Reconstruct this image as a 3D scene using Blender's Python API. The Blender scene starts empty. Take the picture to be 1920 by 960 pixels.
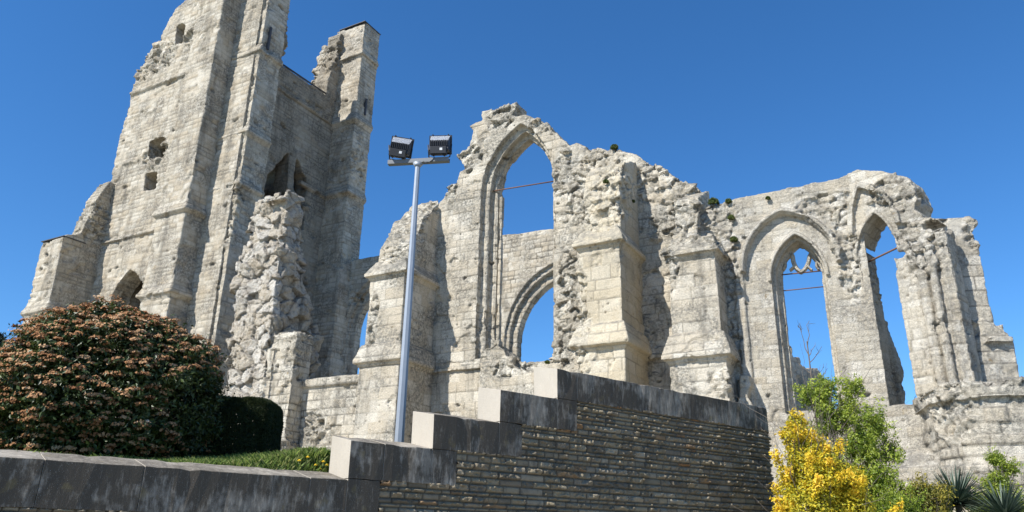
import bpy, bmesh, math, random
import numpy as np
from mathutils import Vector, Matrix
from mathutils.geometry import tessellate_polygon

R = math.radians
C = bpy.context.scene.collection
scene = bpy.context.scene

# ------------------------------------------------------------------ camera
CAMZ, FPX, PITCH, ROLL = 1.6, 1443.0, R(20.5), R(1.1)
_f = np.array([0, math.cos(PITCH), math.sin(PITCH)])
_r0 = np.array([1.0, 0, 0]); _u0 = np.array([0, -math.sin(PITCH), math.cos(PITCH)])
_r = _r0*math.cos(ROLL) + _u0*math.sin(ROLL)
_u = _u0*math.cos(ROLL) - _r0*math.sin(ROLL)
cam = bpy.data.cameras.new('camera'); cam.sensor_width = 36; cam.lens = FPX/1920*36
cam.clip_start = .1; cam.clip_end = 5000
camo = bpy.data.objects.new('camera', cam); C.objects.link(camo)
camo.matrix_world = Matrix(((_r[0], _u[0], -_f[0], 0), (_r[1], _u[1], -_f[1], 0), (_r[2], _u[2], -_f[2], CAMZ), (0, 0, 0, 1)))
scene.camera = camo

# ------------------------------------------------------------------ sky, sun, exposure
SUN_AZ = math.atan2(-.785, -.62); SUN_EL = R(46)
w = bpy.data.worlds.new('World'); scene.world = w; w.use_nodes = True
nt = w.node_tree; bg = nt.nodes['Background']
sky = nt.nodes.new('ShaderNodeTexSky'); sky.sky_type = 'NISHITA'; sky.sun_disc = False
sky.sun_elevation = SUN_EL; sky.sun_rotation = SUN_AZ
sky.air_density = 1.0; sky.dust_density = 0.0; sky.ozone_density = 8.0; sky.altitude = 300
hsv = nt.nodes.new('ShaderNodeHueSaturation'); hsv.inputs['Saturation'].default_value = 1.15; hsv.inputs['Value'].default_value = .93
nt.links.new(sky.outputs[0], hsv.inputs['Color']); nt.links.new(hsv.outputs[0], bg.inputs[0]); bg.inputs[1].default_value = .13
sl = bpy.data.lights.new('sun', 'SUN'); sl.energy = 5.0; sl.angle = R(.53); sl.color = (1, .972, .925)
so = bpy.data.objects.new('sun', sl); C.objects.link(so)
sd = Vector((math.sin(SUN_AZ)*math.cos(SUN_EL), math.cos(SUN_AZ)*math.cos(SUN_EL), math.sin(SUN_EL)))
so.rotation_euler = sd.to_track_quat('Z', 'Y').to_euler()
vs = scene.view_settings; vs.view_transform = 'Standard'; vs.look = 'None'; vs.exposure = 0.58; vs.gamma = 1; vs.use_curve_mapping = False
scene.cycles.max_bounces = 6; scene.cycles.diffuse_bounces = 4; scene.cycles.transparent_max_bounces = 6

# ------------------------------------------------------------------ projection helpers (where a photographed point stands on a real plane)
def ray(px, py):
    d = _f + (px-960)/FPX*_r + (480-py)/FPX*_u
    return d
def at(px, py, Y):
    d = ray(px, py); k = Y/d[1]
    return np.array([d[0]*k, Y, CAMZ + d[2]*k])
class Frame:
    """vertical-axis local frame: x along a wall to the right, y into its depth"""
    def __init__(s, deg, o=(0, 0)):
        s.a = R(deg); c, n = math.cos(s.a), math.sin(s.a)
        s.X = np.array([c, n]); s.Y = np.array([-n, c]); s.o = np.array(o, float)
    def loc(s, p):
        q = np.asarray(p[:2], float)-s.o
        return np.array([q@s.X, q@s.Y, p[2]])
    def world(s, p):
        q = s.o + s.X*p[0] + s.Y*p[1]
        return Vector((q[0], q[1], p[2]))
    def on_y(s, px, py, y):
        d = ray(px, py); k = (y + s.o@s.Y)/(d[:2]@s.Y)
        q = d[:2]*k - s.o
        return (float(q@s.X), float(CAMZ + d[2]*k))
    def on_x(s, px, py, x):
        d = ray(px, py); k = (x + s.o@s.X)/(d[:2]@s.X)
        q = d[:2]*k - s.o
        return (float(q@s.Y), float(CAMZ + d[2]*k))

# ------------------------------------------------------------------ numpy noise
def h3(a, b, c, seed):
    a = a.astype(np.int64); b = b.astype(np.int64); c = np.asarray(c).astype(np.int64)
    x = (a*374761393 + b*668265263 + c*2147483647 + seed*1274126177) & 0xffffffff
    x = ((x ^ (x >> 13))*1274126177) & 0xffffffff
    x = ((x ^ (x >> 16))*2246822519) & 0xffffffff
    x = x ^ (x >> 15)
    return (x & 0xffffff)/float(0x1000000)
def vnoise(p, seed=0):
    i = np.floor(p); f = p-i; f = f*f*(3-2*f)
    i = i.astype(np.int64); r = 0
    for dx in (0, 1):
        wx = f[:, 0] if dx else 1-f[:, 0]
        for dy in (0, 1):
            wy = f[:, 1] if dy else 1-f[:, 1]
            for dz in (0, 1):
                wz = f[:, 2] if dz else 1-f[:, 2]
                r = r + wx*wy*wz*h3(i[:, 0]+dx, i[:, 1]+dy, i[:, 2]+dz, seed)
    return r
def fbm(p, o=3, seed=0):
    r = 0; a = .5; t = 0
    for k in range(o):
        r = r + a*vnoise(p*(2.03**k)+k*17.3, seed+k); t += a; a *= .55
    return r/t
def worley(p, seed=0):
    """nearest cell: distance, second distance, id random, vector to the cell centre"""
    i = np.floor(p).astype(np.int64); n = len(p)
    f1 = np.full(n, 9.); f2 = np.full(n, 9.); idr = np.zeros(n); vec = np.zeros((n, 3))
    for dx in (-1, 0, 1):
        for dy in (-1, 0, 1):
            for dz in (-1, 0, 1):
                a, b, c = i[:, 0]+dx, i[:, 1]+dy, i[:, 2]+dz
                q = np.stack([a+.1+.8*h3(a, b, c, seed), b+.1+.8*h3(a, b, c, seed+1), c+.1+.8*h3(a, b, c, seed+2)], 1)-p
                d = np.sqrt((q*q).sum(1))
                m = d < f1
                f2 = np.where(m, f1, np.minimum(f2, d))
                idr[m] = h3(a[m], b[m], c[m], seed+5); vec[m] = q[m]
                f1 = np.where(m, d, f1)
    return f1, f2, idr, vec
def sst(a, b, x):
    t = np.clip((x-a)/(b-a), 0, 1); return t*t*(3-2*t)

# ------------------------------------------------------------------ object helpers
def thing(name, label, cat, frame=None, base=(0, 0, 0), group=None, rotz=None):
    o = bpy.data.objects.new(name, None); C.objects.link(o)
    if frame is not None:
        o.location = frame.world(base); o.rotation_euler = (0, 0, frame.a)
    else:
        o.location = base
        if rotz: o.rotation_euler = (0, 0, rotz)
    o['label'] = label; o['category'] = cat
    if group: o['group'] = group
    o.empty_display_size = .3
    return o
def tag(o, label, cat, group=None, kind=None):
    if label: o['label'] = label
    if cat: o['category'] = cat
    if group: o['group'] = group
    if kind: o['kind'] = kind
    return o
def link(name, me, mat, parent=None, loc=None):
    o = bpy.data.objects.new(name, me); C.objects.link(o)
    if mat: me.materials.clear(); me.materials.append(mat)
    if parent: o.parent = parent
    if loc is not None: o.location = loc
    return o
def mesh_np(name, v, f, smooth=False, attrs=None):
    me = bpy.data.meshes.new(name)
    v = np.asarray(v, np.float32); f = np.asarray(f, np.int32)
    k = f.shape[1]
    me.vertices.add(len(v)); me.vertices.foreach_set('co', v.ravel())
    me.loops.add(f.size); me.loops.foreach_set('vertex_index', f.ravel())
    me.polygons.add(len(f)); me.polygons.foreach_set('loop_start', np.arange(0, f.size, k, dtype=np.int32))
    me.update(calc_edges=True)
    me.polygons.foreach_set('use_smooth', np.full(len(f), smooth))
    for n, a in (attrs or {}).items():
        at_ = me.attributes.new(n, 'FLOAT', 'POINT'); at_.data.foreach_set('value', np.asarray(a, np.float32))
    me.validate(); return me

# solids: closed pieces collected, fused by voxel remesh, then weathered
class Solid:
    def __init__(s): s.v = []; s.f = []
    def prism(s, poly, fn, holes=()):
        """poly and holes are 2-D; fn(p, k) gives the 3-D point on cap k (0 or 1)"""
        loops = [list(poly)]+[list(h) for h in holes]
        tri = tessellate_polygon([[Vector((p[0], p[1], 0)) for p in l] for l in loops])
        flat = [p for l in loops for p in l]; n = len(flat); b = len(s.v)
        s.v += [fn(p, 0) for p in flat]+[fn(p, 1) for p in flat]
        for t in tri:
            a2 = sum(flat[t[i]][0]*flat[t[(i+1) % 3]][1]-flat[t[(i+1) % 3]][0]*flat[t[i]][1] for i in range(3))
            t = t if a2 > 0 else t[::-1]
            s.f.append(tuple(b+i for i in t)); s.f.append(tuple(b+n+i for i in reversed(t)))
        o = 0
        for k, l in enumerate(loops):
            m = len(l)
            ar = sum(l[i][0]*l[(i+1) % m][1]-l[(i+1) % m][0]*l[i][1] for i in range(m))
            ccw = ar > 0
            for i in range(m):
                i0, i1 = b+o+i, b+o+(i+1) % m
                q = (i0, i0+n, i1+n, i1)
                if (ccw and k) or (not ccw and not k): q = q[::-1]
                s.f.append(q)
            o += m
        return s
    def py(s, poly, y0, y1, holes=()):       # outline in x,z extruded over y
        return s.prism(poly, lambda p, k: (p[0], y1 if k else y0, p[1]), holes)
    def px(s, poly, x0, x1, holes=()):       # outline in y,z extruded over x
        return s.prism(poly, lambda p, k: (x1 if k else x0, p[0], p[1]), holes)
    def pz(s, poly, z0, z1, grow=0):
        cx = sum(p[0] for p in poly)/len(poly); cy = sum(p[1] for p in poly)/len(poly)
        def fn(p, k):
            if not k or not grow: return (p[0], p[1], z1 if k else z0)
            return (cx+(p[0]-cx)*grow, cy+(p[1]-cy)*grow, z1)
        return s.prism(poly, fn)
    def box(s, x0, x1, y0, y1, z0, z1):
        return s.py([(x0, z0), (x1, z0), (x1, z1), (x0, z1)], y0, y1)
    def ledge(s, x0, x1, y0, y1, z, e=.18, drop=.16, rise=.45, back=0.):
        """moulded drip: projecting band at z with a sloping weathering above"""
        s.box(x0-e, x1+e, y0-e, y1, z-drop*.5, z+.05)
        s.box(x0-e*.35, x1+e*.35, y0-e*.35, y1, z-drop, z)
        v = [(x0-e, y0-e), (x1+e, y0-e), (x1+e, y1), (x0-e, y1)]
        u = [(x0+back, y0+back), (x1-back, y0+back), (x1-back, y1), (x0+back, y1)]
        b = len(s.v); s.v += [(p[0], p[1], z+.04) for p in v]+[(p[0], p[1], z+rise) for p in u]
        s.f += [(b+3, b+2, b+1, b), (b+4, b+5, b+6, b+7)]+[(b+i, b+(i+1) % 4, b+4+(i+1) % 4, b+4+i) for i in range(4)]
        return s

NV = 0
def build(name, S, vox, mat, parent, base, P):
    """fuse, weather, link"""
    global NV
    me = bpy.data.meshes.new(name); me.from_pydata(S.v, [], S.f); me.update()
    bm = bmesh.new(); bm.from_mesh(me); bmesh.ops.recalc_face_normals(bm, faces=bm.faces); bm.to_mesh(me); bm.free()
    o = bpy.data.objects.new('tmp', me); C.objects.link(o)
    md = o.modifiers.new('r', 'REMESH'); md.mode = 'VOXEL'; md.voxel_size = vox; md.adaptivity = 0
    dg = bpy.context.evaluated_depsgraph_get(); dg.update()
    m2 = bpy.data.meshes.new_from_object(o.evaluated_get(dg)); m2.name = name
    bpy.data.objects.remove(o); bpy.data.meshes.remove(me)
    n = len(m2.vertices); NV += n
    co = np.empty(n*3, np.float32); m2.vertices.foreach_get('co', co); co = co.reshape(-1, 3).astype(float)
    no = np.empty(n*3, np.float32); m2.vertex_normals.foreach_get('vector', no); no = no.reshape(-1, 3).astype(float)
    co, at_ = weather(co, no, P)
    m2.vertices.foreach_set('co', (co-np.asarray(base)).astype(np.float32).ravel())
    for k, a in at_.items():
        A = m2.attributes.new(k, 'FLOAT', 'POINT'); A.data.foreach_set('value', a.astype(np.float32))
    m2.polygons.foreach_set('use_smooth', np.ones(len(m2.polygons), bool)); m2.update()
    return link(name, m2, mat, parent)

def weather(co, no, P):
    seed = P.get('seed', 1)
    ch, bw = P.get('course', .3), P.get('width', .6)
    sc = P.get('scale', 1.0)
    sx = np.abs(no[:, 0]) > np.abs(no[:, 1])
    u = np.where(sx, co[:, 1]+37.7, co[:, 0]); z = co[:, 2]
    rng = np.random.RandomState(seed)
    hs = ch*(.72+.56*rng.rand(600)); ed = np.cumsum(hs)-3.0
    wob = (fbm(co*.5, 2, seed+9)-.5)*ch*.25
    zz = z+wob
    row = np.searchsorted(ed, zz)
    lo = np.where(row > 0, ed[np.maximum(row-1, 0)], -3); hi = ed[np.minimum(row, 599)]
    r0 = np.zeros_like(row)
    wr = bw*(.7+.7*h3(row, r0, r0, seed+11)); ph = h3(row, r0, r0, seed+12)*7
    q = u/wr+ph; c0 = np.floor(q)
    jl = c0+.28*(h3(row, c0, r0, seed+13)-.5); jr = c0+1+.28*(h3(row, c0+1, r0, seed+13)-.5)
    col = np.where(q < jl, c0-1, np.where(q > jr, c0+1, c0))
    dv = np.minimum(np.abs(q-jl), np.abs(q-jr))*wr
    dz = np.minimum(zz-lo, hi-zz)
    jw = P.get('jw', .022)
    side = np.abs(no[:, 2]) < .75
    joint = np.exp(-(np.minimum(dv, dz)/jw)**2)*side
    # worn joints come and go
    joint *= .35+.65*sst(.35, .62, fbm(co*1.1+5, 2, seed+3))
    br = h3(row, col, sx.astype(int), seed+14)
    d = (br-.5)*2*P.get('block', .012) - joint*P.get('jdepth', .025)
    # bigger erosion: lost faces
    e = fbm(co*P.get('espc', .9)+11, 3, seed+20)
    th = P.get('eros', .60)
    sp = sst(th, th+.035, e+.10*(br-.5))
    d -= sp*(P.get('edepth', .06)+.05*(fbm(co*4, 2, seed+22)-.5))
    d += (fbm(co*8.5, 3, seed+24)-.5)*P.get('fine', .035)*(.8+1.5*sp)
    # holes: small knocked-out pits
    pd = P.get('pits', .12)
    pit = np.zeros(len(co))
    if pd > 0:
        ps = P.get('pscale', 2.2)
        f1, f2, ir, _ = worley((co+.12*np.stack([fbm(co*3+k*9, 2, seed+60+k)-.5 for k in range(3)], 1)*2)*ps*np.array([.85, .85, 1.7]), seed+30)
        pr = .10+.26*((ir*977) % 1)
        pit = (ir < pd)*sst(0, .10, pr-f1)
        d -= pit*P.get('pdepth', .10)
        f1, f2, ir, _ = worley(co*ps*2.6, seed+33)
        clus = sst(.45, .65, fbm(co*.7+3, 2, seed+34))
        p2 = (ir < .20+.35*clus)*sst(0, .10, .10+.20*((ir*577) % 1)-f1)
        d -= p2*.055; pit = np.maximum(pit, .75*p2)
    # rubble core
    rub = np.full(len(co), float(P.get('rub', 0.)))
    for (c, rad) in P.get('rubs', ()):
        q3 = (co-np.asarray(c))/np.asarray(rad)
        rub = np.maximum(rub, sst(1.15, .75, np.sqrt((q3*q3).sum(1))+.5*(fbm(co*1.6, 2, seed+40)-.5)))
    if 'rubf' in P: rub = np.maximum(rub, P['rubf'](co))
    m = rub > .01
    tint = br.copy()
    grv = np.zeros(len(co))
    if m.any():
        rs = P.get('rscale', 2.6); pc = co[m]
        wpc = pc+.16*np.stack([fbm(pc*2.2+k*31, 2, seed+50+k)-.5 for k in range(3)], 1)
        f1, f2, ir, vec = worley(wpc*rs*np.array([1, 1, P.get('rflat', 1.6)]), seed+44)
        tl = np.stack([((ir*k) % 1)-.5 for k in (131, 717, 373)], 1)
        big = (fbm(pc*.9, 2, seed+46)-.5)
        g = sst(.09, .0, f2-f1)
        rd = P.get('ramp', .16)*((ir-.5)*1.0+2.6*(tl*vec).sum(1)-.40*g-1.3*((ir*89) % 1 < P.get('cav', .12)))+P.get('rbig', .25)*big+.05*(fbm(pc*7, 3, seed+47)-.5)
        if P.get('rfine', 1):
            h1, h2, hr, hv = worley(wpc*rs*2.4, seed+48)
            t2 = np.stack([((hr*k) % 1)-.5 for k in (151, 733, 391)], 1)
            rd += P.get('ramp', .16)*(.22*(hr-.5)+1.1*(t2*hv).sum(1)-.15*sst(.1, 0, h2-h1))
            h1, h2, hr, hv = worley(wpc*rs*5.5, seed+49)
            t2 = np.stack([((hr*k) % 1)-.5 for k in (157, 739, 397)], 1)
            rd += P.get('ramp', .16)*.45*(t2*hv).sum(1)
        d[m] = d[m]*(1-rub[m])+rub[m]*rd
        tint[m] = tint[m]*(1-rub[m])+rub[m]*ir
        grv[m] = g*rub[m]
    d *= P.get('gain', 1.0)
    if 'gainf' in P: d = d*P['gainf'](co)
    co = co+no*d[:, None]
    return co, {'tint': tint, 'joint': np.maximum(joint*(1-rub)*P.get('jvis', 1.), .7*grv), 'rub': np.maximum(rub, .6*sp), 'pit': pit}

def rag(pts, amp=.12, seg=.3, seed=0, closed=False, keep=()):
    """break up a ruined edge: subdivide and jitter, with block-like steps"""
    rnd = random.Random(seed); out = []
    n = len(pts); last = n if closed else n-1
    for i in range(last):
        a, b = pts[i], pts[(i+1) % n]
        L = math.hypot(b[0]-a[0], b[1]-a[1]); k = max(1, int(L/seg))
        nx, ny = -(b[1]-a[1])/max(L, 1e-6), (b[0]-a[0])/max(L, 1e-6)
        out.append(a)
        if i in keep: continue
        for j in range(1, k):
            t = (j+rnd.uniform(-.25, .25))/k; d = rnd.uniform(-amp, amp)
            p = (a[0]+(b[0]-a[0])*t+nx*d, a[1]+(b[1]-a[1])*t+ny*d)
            out.append(p)
    if not closed: out.append(pts[-1])
    return out
def arch(x0, x1, zb, zs, za, n=10, skew=0.):
    """pointed arch opening outline; skew moves the apex sideways"""
    cx = (x0+x1)/2+skew; out = [(x0, zb), (x0, zs)]
    for side in (0, 1):
        a = cx-x0 if side == 0 else x1-cx
        r = max(za-zs, a*1.001); Rr = (a*a+r*r)/(2*a)
        th = math.asin(min(1, r/Rr))
        pts = [(a-(Rr-Rr*math.cos(th*i/n)), zs+Rr*math.sin(th*i/n)) for i in range(n+1)]
        if side == 0: out += [(cx-p[0], p[1]) for p in pts[1:]]
        else: out += [(cx+p[0], p[1]) for p in pts[::-1][1:]]
    out += [(x1, zb)]
    return out

# ------------------------------------------------------------------ materials
def nodes(name):
    m = bpy.data.materials.new(name); m.use_nodes = True
    n = m.node_tree.nodes; l = m.node_tree.links
    return m, n, l, n['Principled BSDF']
def N(n, t, **k):
    x = n.new(t)
    for a, b in k.items():
        if a.startswith('i_'): x.inputs[a[2:].replace('_', ' ')].default_value = b
        else: setattr(x, a, b)
    return x
def mixc(n, l, fac, a, b, mode='MIX'):
    x = n.new('ShaderNodeMix'); x.data_type = 'RGBA'; x.blend_type = mode
    for s, v in ((0, fac), (6, a), (7, b)):
        if hasattr(v, 'is_output'): l.new(v, x.inputs[s])
        elif s == 0: x.inputs[0].default_value = v
        else: x.inputs[s].default_value = (*v, 1)
    return x.outputs[2]
def ramp(n, l, src, a, b, lo=0., hi=1.):
    x = n.new('ShaderNodeMapRange'); x.interpolation_type = 'SMOOTHSTEP'
    x.inputs[1].default_value = a; x.inputs[2].default_value = b; x.inputs[3].default_value = lo; x.inputs[4].default_value = hi
    l.new(src, x.inputs[0]); return x.outputs[0]
def math_(n, l, op, a, b=None):
    x = n.new('ShaderNodeMath'); x.operation = op
    for i, v in enumerate((a, b)):
        if v is None: continue
        if hasattr(v, 'is_output'): l.new(v, x.inputs[i])
        else: x.inputs[i].default_value = v
    return x.outputs[0]
def noise(n, l, vec, scale, detail=4, rough=.55):
    x = N(n, 'ShaderNodeTexNoise'); x.inputs['Scale'].default_value = scale; x.inputs['Detail'].default_value = detail; x.inputs['Roughness'].default_value = rough
    if vec is not None: l.new(vec, x.inputs['Vector'])
    return x.outputs['Fac']
def attr(n, name):
    x = n.new('ShaderNodeAttribute'); x.attribute_name = name; return x.outputs['Fac']
def vscale(n, l, vec, s):
    x = n.new('ShaderNodeMapping'); x.inputs['Scale'].default_value = s; l.new(vec, x.inputs['Vector']); return x.outputs[0]

def stone(name, cream, grey, tan, white, greyamt=.5, streak=.5, bump=.25, tanamt=.5, ch=1.0):
    m, n, l, bs = nodes(name)
    tc = N(n, 'ShaderNodeTexCoord'); ob = tc.outputs['Object']
    tint, joint, rub, pit = attr(n, 'tint'), attr(n, 'joint'), attr(n, 'rub'), attr(n, 'pit')
    c = mixc(n, l, ramp(n, l, tint, .45, 1.0, 0, tanamt), cream, tan)
    c = mixc(n, l, ramp(n, l, tint, .0, .5, .55, 0), c, white)
    rt = mixc(n, l, ramp(n, l, tint, .3, .75), white, cream)
    rt = mixc(n, l, ramp(n, l, noise(n, l, ob, 2.6, 5, .65), .48, .66, 0, .75), rt, tan)
    rt = mixc(n, l, ramp(n, l, noise(n, l, ob, 1.3, 5, .7), .52, .66, 0, .7), rt, grey)
    c = mixc(n, l, math_(n, l, 'MULTIPLY', rub, .9), c, rt)
    warm = ramp(n, l, noise(n, l, ob, .8, 3), .52, .7, 0, .55)
    c = mixc(n, l, warm, c, tan)
    g = ramp(n, l, noise(n, l, ob, .55, 6, .65), .60-.25*greyamt, .76-.25*greyamt, 0, .95)
    sg = ramp(n, l, noise(n, l, ob, 9, 6, .75), .40, .60, .12, 1)
    o2 = ramp(n, l, noise(n, l, ob, 1.9, 6, .7), .54, .68, 0, .5)
    c = mixc(n, l, o2, c, tan)
    c = mixc(n, l, math_(n, l, 'MULTIPLY', g, sg), c, grey)
    st = ramp(n, l, noise(n, l, vscale(n, l, ob, (1.1, 1.1, .20)), 1.1, 7, .62), .50, .70, 0, streak*.8)
    c = mixc(n, l, st, c, tuple(.62*x for x in grey))
    # lichen and soot gather on ledges and other upward faces of the stone
    ge = N(n, 'ShaderNodeNewGeometry'); sep = N(n, 'ShaderNodeSeparateXYZ'); l.new(ge.outputs['Normal'], sep.inputs[0])
    up = ramp(n, l, sep.outputs[2], .22, .55, 0, .85)
    up = math_(n, l, 'MULTIPLY', up, ramp(n, l, noise(n, l, ob, 4, 4), .3, .6, .25, 1))
    c = mixc(n, l, up, c, tuple(.8*x for x in grey))
    li = ramp(n, l, noise(n, l, ob, 2.3, 3), .70, .76, 0, .6)
    c = mixc(n, l, math_(n, l, 'MULTIPLY', li, sg), c, (.30, .20, .075))
    sp = ramp(n, l, noise(n, l, ob, 42, 3, .7), .3, .75, .62, 1.2)
    spc = N(n, 'ShaderNodeCombineColor')
    for k in range(3): l.new(sp, spc.inputs[k])
    c = mixc(n, l, 1.0, c, spc.outputs[0], 'MULTIPLY')
    pk = ramp(n, l, noise(n, l, ob, 17, 4, .75), .645, .69, 0, .8)
    c = mixc(n, l, pk, c, tuple(.36*x for x in grey))
    pw = ramp(n, l, noise(n, l, vscale(n, l, ob, (1, 1, 2.2)), 7, 5, .7), .60, .68, 0, .45)
    c = mixc(n, l, pw, c, white)
    c = mixc(n, l, math_(n, l, 'MULTIPLY', joint, .85), c, tuple(.45*x for x in grey))
    c = mixc(n, l, math_(n, l, 'MULTIPLY', pit, .6), c, (.09, .08, .065))
    l.new(c, bs.inputs['Base Color']); bs.inputs['Roughness'].default_value = .93; bs.inputs['Specular IOR Level'].default_value = .15
    b1 = N(n, 'ShaderNodeBump'); b1.inputs['Strength'].default_value = min(1, bump*2.8); b1.inputs['Distance'].default_value = .08
    hsum = math_(n, l, 'ADD', noise(n, l, ob, 14, 6, .7), math_(n, l, 'MULTIPLY', noise(n, l, ob, 45, 3, .7), .5))
    l.new(hsum, b1.inputs['Height']); l.new(b1.outputs[0], bs.inputs['Normal'])
    return m
NAVE = stone('pale_limestone', (.64, .57, .45), (.225, .21, .175), (.52, .435, .31), (.77, .71, .59), .76, .75)
TOWR = stone('tower_limestone', (.62, .55, .43), (.26, .235, .19), (.50, .41, .285), (.75, .69, .57), .70, .75, .25, .6)
GRIM_SHADE = stone('grimy_shaded_limestone', (.45, .395, .305), (.20, .18, .145), (.38, .31, .215), (.52, .465, .37), .7, .6, .3, .5)  # tower stone darkened for grime and for the shade on the belfry wall
APSE = stone('grey_limestone', (.60, .54, .43), (.30, .275, .23), (.50, .42, .30), (.74, .69, .59), .74, .6)
NEWA = stone('recut_limestone', (.60, .52, .38), (.33, .30, .24), (.52, .43, .29), (.68, .61, .48), .42, .3, .16)
RUBB = stone('chalk_rubble', (.62, .55, .44), (.33, .30, .26), (.50, .41, .29), (.72, .67, .58), .35, .25, .35, .8)
# ================================================================== the setting: ground
F0 = Frame(-29)
FR = Frame(36.87, at(0, 900, 8.0)[:2])
def YP(fr, y, pts): return [fr.on_y(px, py, y) for px, py in pts]
def XP(fr, x, pts): return [fr.on_x(px, py, x) for px, py in pts]
# retaining wall stations, measured along its face
SX = [-4.0]+[FR.on_y(px, 800, 0)[0] for px in (661, 813, 937, 1045)]
HZ = [FR.on_y(400, 883, 0)[1], FR.on_y(668, 827, 0)[1], FR.on_y(818, 777, 0)[1], FR.on_y(940, 731, 0)[1], FR.on_y(1060, 694, 0)[1]]
EX = [FR.on_y(px, 850, 0)[0] for px in (718, 858, 979, 1083)]
BAND = HZ[4]-FR.on_y(1083, 752, 0)[1]
S_ARC = FR.on_y(1432, 850, 0)[0]; R_ARC = .75; A_MAX = R(84)
CHURCH_Z = 4.9
def lawn_z(x, y):
    """height of the ground behind the retaining wall; x, y arrays in world"""
    qx, qy = x-FR.o[0], y-FR.o[1]
    s = qx*FR.X[0]+qy*FR.X[1]; d = qx*FR.Y[0]+qy*FR.Y[1]
    left = np.minimum(1.33+.108*np.maximum(y, 5), 4.55)+.17*np.exp(-((s-SX[1]+.10)/.55)**2)*sst(3.5, 1, d)
    kk = sst(.60, 1.0, d); left = kk*left+(1-kk)*np.minimum(left, HZ[0]-.06)
    dd = np.hypot(x-9, y-12)
    right = 1.45+2.3*sst(6, 12, y-11.0)
    wd = np.maximum(.12, (d-5)*.7)
    k = sst(S_ARC+.35-wd*.3, S_ARC+.35+wd, s)
    z = left*(1-k)+right*k
    z = np.where((d < .3) & (s < S_ARC+.35), -.6, z)
    z = np.where((d < .3) & (s >= S_ARC+.35), z*sst(-9, -2, d)-.3*(1-sst(-9, -2, d)), z)
    p = np.stack([x, y, 0*x], 1)
    return z+(fbm(p*.8, 3, 71)-.5)*.14
def lz(x, y): return float(lawn_z(np.array([x], float), np.array([y], float))[0])

def grassy(name, c1, c2, c3):
    m, n, l, bs = nodes(name)
    tc = N(n, 'ShaderNodeTexCoord'); ob = tc.outputs['Object']
    c = mixc(n, l, ramp(n, l, noise(n, l, ob, 1.2, 5), .35, .65), c1, c2)
    c = mixc(n, l, ramp(n, l, noise(n, l, ob, 9, 5), .5, .75), c, c3)
    sp = N(n, 'ShaderNodeSeparateXYZ'); l.new(ob, sp.inputs[0])      # unseen pale gravel, added to bounce warm light into the shade
    far = math_(n, l, 'ADD', sp.outputs[1], math_(n, l, 'MULTIPLY', noise(n, l, ob, .6, 3), 3.0))
    c = mixc(n, l, ramp(n, l, far, 18.5, 20.5), c, (.40, .35, .26))
    l.new(c, bs.inputs['Base Color']); bs.inputs['Roughness'].default_value = .95
    b = N(n, 'ShaderNodeBump'); b.inputs['Distance'].default_value = .05; l.new(noise(n, l, ob, 30, 4), b.inputs['Height']); l.new(b.outputs[0], bs.inputs['Normal'])
    return m
LAWN = grassy('turf', (.05, .085, .02), (.075, .10, .03), (.10, .085, .045))
ASPH, n_, l_, b_ = nodes('asphalt')
tc_ = N(n_, 'ShaderNodeTexCoord'); l_.new(mixc(n_, l_, ramp(n_, l_, noise(n_, l_, tc_.outputs['Object'], 60, 3), .3, .7), (.25, .225, .18), (.32, .285, .23)), b_.inputs['Base Color']); b_.inputs['Roughness'].default_value = .9  # ground tone kept pale and warm so it bounces light onto shaded faces
g = mesh_np('road', [(-1500, -1500, 0), (1500, -1500, 0), (1500, 1500, 0), (-1500, 1500, 0)], [(0, 1, 2, 3)])
tag(link('road', g, ASPH), None, None, kind='structure')
def grid_s(a, b, fine0, fine1, st):
    xs = list(np.arange(fine0, fine1, st)); x = fine0; k = st
    while x > a: k *= 1.25; x -= k; xs.insert(0, x)
    x = xs[-1]; k = st
    while x < b: k *= 1.25; x += k; xs.append(x)
    return np.array(xs)
gs = grid_s(-900, 900, -6, 28, .3); gd = np.concatenate([np.arange(-9, .3, .6), np.array([.301]), np.arange(.45, 30, .3), 30*1.2**np.arange(1, 20)])
GS, GD = np.meshgrid(gs, gd, indexing='ij')
wx = FR.o[0]+GS*FR.X[0]+GD*FR.Y[0]; wy = FR.o[1]+GS*FR.X[1]+GD*FR.Y[1]
wz = lawn_z(wx.ravel(), wy.ravel())
ni, nj = GS.shape; ii = np.arange(ni*nj).reshape(ni, nj)
ff = np.stack([ii[:-1, :-1], ii[1:, :-1], ii[1:, 1:], ii[:-1, 1:]], -1).reshape(-1, 4)
tag(link('lawn', mesh_np('lawn', np.stack([wx.ravel(), wy.ravel(), wz], 1), ff, True), LAWN), None, None, kind='structure')

# ================================================================== key planes of the church
P = F0.loc(at(1165, 550, 26.0)); cF, xB2 = P[1], P[0]
cW = F0.on_x(1205, 550, xB2)[0]
GZ = CHURCH_Z-.9

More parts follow.
